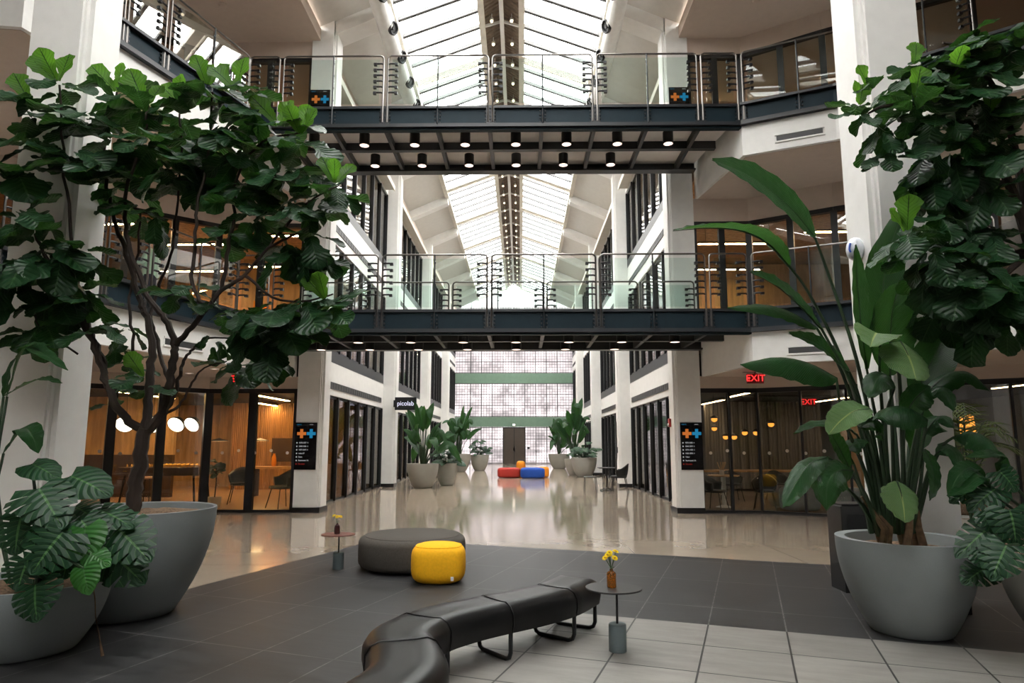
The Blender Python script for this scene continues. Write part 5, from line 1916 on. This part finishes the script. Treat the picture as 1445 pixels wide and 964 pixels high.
branch2([(1410, 360, 0), (1360, 330, 0), (1310, 335, -.1)], .035, .010)
branch2([(1420, 250, .1), (1380, 200, .1), (1310, 150, 0), (1250, 150, -.1), (1225, 160, -.1)], .04, .008)
branch2([(1430, 200, .2), (1400, 120, .2), (1360, 70, .1), (1330, 60, .1)], .035, .01)
branch2([(1400, 400, 0), (1370, 400, 0)], .03, .01)
br.build('trunk', M['bark'], fg, w=True)
dk, yg = MB(), MB()
ROS2 = [(1212, 152, -.1, 3, .24, 2, .3), (1232, 130, -.1, 4, .24, 1, .2), (1240, 165, -.1, 4, .26, 0, .8), (1270, 100, .1, 4, .28, 0, .3), (1290, 95, 0, 5, .26, 1, .2), (1318, 85, .1, 6, .30, 0, .3),
        (1345, 65, .1, 6, .32, 0, .4), (1385, 55, .1, 6, .34, 0, .3), (1415, 60, .1, 6, .36, 0, .3), (1400, 95, 0, 5, .34, 0, .3), (1340, 115, 0, 6, .30, 1, .4), (1375, 130, 0, 6, .32, 0, .5), (1420, 140, 0, 6, .36, 0, .4),
        (1290, 145, -.1, 6, .28, 1, .4), (1320, 150, -.1, 6, .28, 1, .4), (1350, 165, 0, 6, .30, 0, .6), (1395, 165, 0, 5, .32, 1, .4), (1310, 200, 0, 6, .34, 0, .8), (1345, 210, .1, 6, .34, 0, .8),
        (1385, 215, 0, 5, .32, 0, .8), (1425, 210, 0, 5, .34, 0, .5), (1250, 212, -.1, 3, .18, 0, .4), (1318, 245, .1, 6, .34, 0, .9), (1350, 260, .1, 6, .32, 0, .8), (1395, 265, 0, 4, .34, 0, .5), 
        (1280, 330, -.15, 6, .27, 2, .2), (1325, 305, 0, 5, .28, 0, .6), (1360, 310, .1, 5, .30, 0, .6), (1400, 320, 0, 5, .34, 0, .6), (1315, 350, -.2, 6, .30, 0, .6), (1345, 350, -.1, 4, .28, 0, .5), (1310, 375, -.1, 5, .30, 0, 1.1),
        (1385, 375, -.2, 5, .38, 0, .5), (1410, 390, -.2, 5, .36, 0, .5), (1365, 385, -.2, 5, .34, 0, .8), (1385, 425, -.15, 4, .32, 0, .9), (1330, 425, .1, 4, .26, 0, 1.1), (1420, 440, 0, 5, .32, 0, .8)]
for u, v, dy, n, l, ny, dr in ROS2:
    ax = V((rn.uniform(-.5, .2), rn.uniform(-.5, .15), 1))
    fig_rosette(dk, yg, at(u, v, 4.95 + dy), ax, n + 2, l * 1.0, rn, ny, dr * .8)
dk.build('foliage', M['fig'], fg, w=True)
yg.build('young_foliage', M['figy'], fg, w=True)['label'] = 'brighter green young leaves'
mo, my, ms = MB(), MB(), MB()
rt2 = (FX - .1, FY2 - .05, .52)
for a in ((1400, 742, 1352, 775, .26, 4.7), (1405, 690, 1370, 712, .24, 4.8), (1395, 720, 1425, 750, .28, 4.7), (1385, 775, 1410, 800, .24, 4.6), (1395, 800, 1362, 815, .24, 4.75), (1420, 770, 1400, 812, .28, 4.5), (1410, 665, 1440, 690, .26, 4.8), (1425, 720, 1440, 770, .3, 4.6), (1380, 690, 1345, 700, .2, 4.9)):
    mon(*a[:5], y=a[5], dy=-.08, nh=(-.2, -.65, .75), root=rt2, mb=mo, stems=ms, droop=.6)
mo.build('split_leaves', M['mon'], fg, w=True)
ms.build('stalks', M['stalk'], fg, w=True)
lb = MB()
for pts, w_ in (([(1385, 690, 0), (1372, 660, 0), (1352, 672, -.1), (1338, 702, -.1)], .14), ([(1400, 700, 0), (1385, 672, -.1), (1360, 690, -.15), (1336, 700, -.15)], .12), ([(1420, 690, 0), (1410, 645, 0), (1395, 642, -.1), (1362, 645, -.1)], .12)):
    P = [at(u, v, 4.9 + dy) for u, v, dy in pts]
    paddle(lb, P, w_, (-.2, -.6, .8), .2)
lb.build('long_leaves', M['paddle'], fg, w=True)

# ------------------------------------------------------------ palm behind the right column
pm = thing('potted_palm', 'feathery palm in a bowl behind the right near column', 'palm', (6.85, 9.5, 0), 0)
bowl(pm, .2, .32, .45, M['concretew'], True, .03, .06)
fr_, stm = MB(), MB()
for i in range(13):
    a = 2 * PI * i / 13 + rn.uniform(-.2, .2)
    Ln = rn.uniform(.7, 1.05)
    up_ = rn.uniform(1.1, 1.75)
    P = smooth([(0, 0, .4), (.08 * math.cos(a), .08 * math.sin(a), .4 + up_ * .5), (.35 * Ln * math.cos(a), .35 * Ln * math.sin(a), .4 + up_ * .95), (.75 * Ln * math.cos(a), .75 * Ln * math.sin(a), .4 + up_ * .85)], 7)
    stm.tube(P, [.012 - .0004 * k for k in range(len(P))], 5)
    for k in range(9, len(P) - 1):
        d = (P[k + 1] - P[k]).normalized()
        sd = d.cross(V((0, 0, 1))).normalized()
        for sg in (-1, 1):
            t = (k - 9) / (len(P) - 10)
            l = .34 * math.sin(PI * (.18 + .75 * t))
            e = (sd * sg * .8 + d * .6 - V((0, 0, .25))).normalized()
            w_ = d * .012
            b0 = P[k]
            fr_.add([b0 - w_, b0 + w_, b0 + e * l * .5 + w_ * 1.1, b0 + e * l * .5 - w_ * 1.1, b0 + e * l - V((0, 0, l * .15))], [(0, 1, 2, 3), (3, 2, 4)], [(0, 0), (1, 0), (1, .5), (0, .5), (.5, 1)], True)
stm.build('stalks', M['stalk'], pm)
fr_.build('fronds', M['palm'], pm)

# ------------------------------------------------------------ far planters


def far_plant(label, x, y, r, h, ph, kind, seed, m, nl=16, group='planters along the corridor'):
    R_ = random.Random(seed)
    t = thing('potted_plant', label, 'plant', (x, y, 0), 0, group)
    bowl(t, r * .58, r, h, m, True, .04, .06, .85)
    f, s = MB(), MB()
    if kind == 'bird':
        for i in range(nl):
            a = 2 * PI * i * .381 + R_.uniform(-.3, .3)
            hh = ph * R_.uniform(.25, 1.0)
            sp = R_.uniform(.25, .75) * (1.3 - .75 * hh / ph) * min(ph, 2.2) * .62
            b = V((sp * .45 * math.cos(a), sp * .45 * math.sin(a), h + hh * .55))
            L_ = R_.uniform(.55, .8) * min(1., ph / 1.8)
            tip = b + V((math.cos(a) * sp * .9, math.sin(a) * sp * .9, hh * .45))
            md = b.lerp(tip, .5) + V((0, 0, .12))
            if R_.random() < .55:
                tip.z -= .8 * L_
            s.tube(smooth([(.06 * math.cos(a), .06 * math.sin(a), h - .08), b * .6 + V((0, 0, h * .4)), b], 4), [.022] * 4 + [.014] * 5, 5)
            paddle(f, [b, md, tip], R_.uniform(.2, .34) * min(1.1, ph / 1.6), (R_.uniform(-.5, .5), -.7, .6), .2, R_.uniform(0, .5))
        f.build('foliage', M['paddle'], t)
    else:
        for i in range(nl):
            a = 2 * PI * i * .381 + R_.uniform(-.3, .3)
            q = R_.uniform(.15, 1)
            b = V((r * 1.05 * q * math.cos(a), r * 1.05 * q * math.sin(a), h + ph * R_.uniform(.1, 1) * (1.1 - q * .6)))
            d = V((math.cos(a), math.sin(a) - .3, R_.uniform(-.5, .3)))
            L_ = R_.uniform(.2, .34)
            monstera(f, b, d, (0, -.6, .8), L_, L_ * .85, .5, R_.random() < .5)
            s.tube([(.05 * math.cos(a), .05 * math.sin(a), h - .06), b], .008, 4)
        f.build('foliage', M['mon'], t)
    s.build('stalks', M['stalk'], t)
    return t


far_plant('tall bird-of-paradise in a wide grey bowl under the picolab sign', -2.82, 22.3, .53, .80, 2.15, 'bird', 3, M['concretew'], 22)
far_plant('low leafy plant in a smaller grey bowl behind the planter under the picolab sign', -2.15, 23.6, .40, .78, .6, 'leafy', 4, M['concretew'], 34)
far_plant('tall bird-of-paradise in a grey bowl far down the left side', -2.75, 34.6, .62, .92, 2.6, 'bird', 8, M['concretew'], 24)
far_plant('low leafy plant in a grey bowl at the far left, right of the tall one', -1.75, 35.9, .5, .85, .9, 'leafy', 6, M['concretew'], 40)
far_plant('tall bird-of-paradise in a small bowl behind the right hand planters', 3.0, 31.0, .45, .75, 3.1, 'bird', 12, M['concretew'], 26)
far_plant('leafy plant in a wide beige bowl on the right of the corridor', 3.30, 29.3, .56, .85, .7, 'leafy', 9, M['concretew'], 44)
far_plant('bird-of-paradise in a beige bowl at the far right, near the end wall', 2.75, 38.9, .62, .85, 2.1, 'bird', 15, M['concretew'], 22)

# small plant in the left lounge gets its foliage
f = MB()
for i in range(22):
    a = i * 2.4
    fig_leaf(f, (0, 0, .75 + .3 * rn.random()), (math.cos(a), math.sin(a), rn.uniform(-.3, .6)), (0, -.5, .8), .22, .15, rn)
f.build('foliage', M['fig'], SMALL_PLANT)

# ================================================================== PERSON on the second floor balcony


def skinned(name, edges_pts, m, parent, sub=2):
    """chains of (point, radius); chains share vertices through identical keys"""
    me = bpy.data.meshes.new(name)
    vs, rs, es, idx = [], [], [], {}
    for ch in edges_pts:
        prev = None
        for p, r in ch:
            k = tuple(round(c, 4) for c in p)
            if k not in idx:
                idx[k] = len(vs)
                vs.append(p)
                rs.append(r)
            if prev is not None:
                if (prev, idx[k]) not in es and (idx[k], prev) not in es:
                    es.append((prev, idx[k]))
            prev = idx[k]
    me.from_pydata(vs, es, [])
    o = bpy.data.objects.new(name, me)
    COL.objects.link(o)
    o.parent = parent
    me.materials.append(m)
    md = o.modifiers.new('skin', 'SKIN')
    md.use_smooth_shade = True
    sl = me.skin_vertices[0]
    for i, r in enumerate(rs):
        sl.data[i].radius = (r, r) if isinstance(r, (int, float)) else r
    sl.data[0].use_root = True
    s_ = o.modifiers.new('sub', 'SUBSURF')
    s_.levels = s_.render_levels = sub
    return o


# local frame: +X is where the person faces, Z up
per = thing('person', 'person in a mint green shirt and dark trousers standing behind the left second floor railing', 'person', (-7.12, 13.0, 4.0), PI + .15)
pel = (0, 0, .93)
ch1 = (.02, 0, 1.12)
ch2 = (.0, 0, 1.32)
nk = (.0, 0, 1.47)
body = [[(pel, .10), (ch1, .11), (ch2, .11), (nk, .06), ((.015, 0, 1.52), .064), ((.035, 0, 1.58), .094), ((.03, 0, 1.655), .104), ((.02, 0, 1.72), .066)]]
for s_ in (-1, 1):
    hip = (0, s_ * .09, .88)
    kne = (.03, s_ * .11, .48)
    ank = (-.02, s_ * .11, .09)
    body.append([(pel, .10), (hip, .08), (kne, .058), (ank, .042), ((.12, s_ * .12, .03), .032)])
    sh = (0, s_ * .17, 1.40)
    if s_ < 0:
        el_, wr = (.24, -.20, 1.30), (.47, -.14, 1.31)
    else:
        el_, wr = (.10, .25, 1.14), (.33, .17, 1.20)
    body.append([(ch2, .11), (sh, .045), (el_, .042), (wr, .027)])
    wv_ = V(wr)
    fd = (V(wr) - V(el_)).normalized()
    pm_ = wv_ + fd * .07
    body.append([(wr, .027), (tuple(pm_), .026)])
    for k in range(4):
        off = V((0, 0, (.024 - .016 * k)))
        a_ = pm_ + fd * .025 + off
        b_ = a_ + fd * .035 + V((0, -s_ * .012, -.004))
        c_ = b_ + fd * .018 + V((0, -s_ * .02, -.01))
        body.append([(tuple(pm_), .026), (tuple(a_), .0085), (tuple(b_), .008), (tuple(c_), .0065)])
    th_ = wv_ + fd * .03 + V((0, -s_ * .01, .02))
    body.append([(tuple(pm_), .026), (tuple(th_ + V((0, 0, .015))), .010), (tuple(th_ + fd * .035 + V((0, -s_ * .01, .028))), .008)])
skinned('body', body, M['skin'], per)
hd = MB()
hd.ball((.128, 0, 1.615), .017, 8, 1.4)
for s_ in (-1, 1):
    hd.ball((.03, s_ * .098, 1.62), .024, 8, 1.4)
hd.build('face_features', M['skin'], per)
ey = MB()
for s_ in (-1, 1):
    ey.ball((.116, s_ * .035, 1.642), .012, 8)
ey.build('eyes', M['hair'], per)
MB().tube([(.112, -.024, 1.575), (.122, 0, 1.572), (.112, .024, 1.575)], .005, 5).build('mouth', mat('lips', (.35, .12, .1), .6), per)
hr = MB()
hr.lathe([(.001, .105), (.055, .092), (.092, .05), (.102, .0), (.098, -.05), (.08, -.075)], (.002, 0, 1.668), 18)
hr.build('hair', M['hair'], per)
shirt = [[((0, 0, 1.30), (.165, .17)), ((.03, 0, 1.10), (.185, .18)), ((0, 0, .94), (.17, .165)), ((0, 0, .84), (.16, .155))], [((0, 0, 1.30), (.165, .17)), ((0, 0, 1.44), (.10, .10))]]
for s_ in (-1, 1):
    sh = (0, s_ * .17, 1.40)
    if s_ < 0:
        el_, wr = (.24, -.20, 1.30), (.40, -.16, 1.307)
    else:
        el_, wr = (.10, .25, 1.14), (.25, .20, 1.18)
    shirt.append([((0, 0, 1.30), (.165, .17)), (sh, .088), (el_, .060), (wr, .048)])
skinned('shirt', shirt, M['mint'], per)
tr = []
for s_ in (-1, 1):
    tr.append([((0, 0, 1.0), .14), ((0, 0, .92), .145), ((0, s_ * .085, .80), .10), ((.03, s_ * .11, .48), .078), ((-.02, s_ * .11, .11), .066)])
skinned('trousers', tr, M['jeans'], per)
for s_ in (-1, 1):
    MB().rbox(-.09, .17, s_ * .115 - .048, s_ * .115 + .048, 0, .09, .6, 16, 8, .6).build('shoe', M['black'], per)
# ================================================================== WORLD AND LIGHT
w = bpy.data.worlds.new('sky')
S.world = w
w.use_nodes = True
nt = w.node_tree
bg = nt.nodes['Background']
bg.inputs[0].default_value = (1.0, .985, .96, 1)
bg.inputs[1].default_value = 15.0

S.view_settings.view_transform = 'Standard'
S.view_settings.look = 'None'
S.view_settings.gamma = 1
S.view_settings.use_curve_mapping = False
S.view_settings.exposure = 0.0
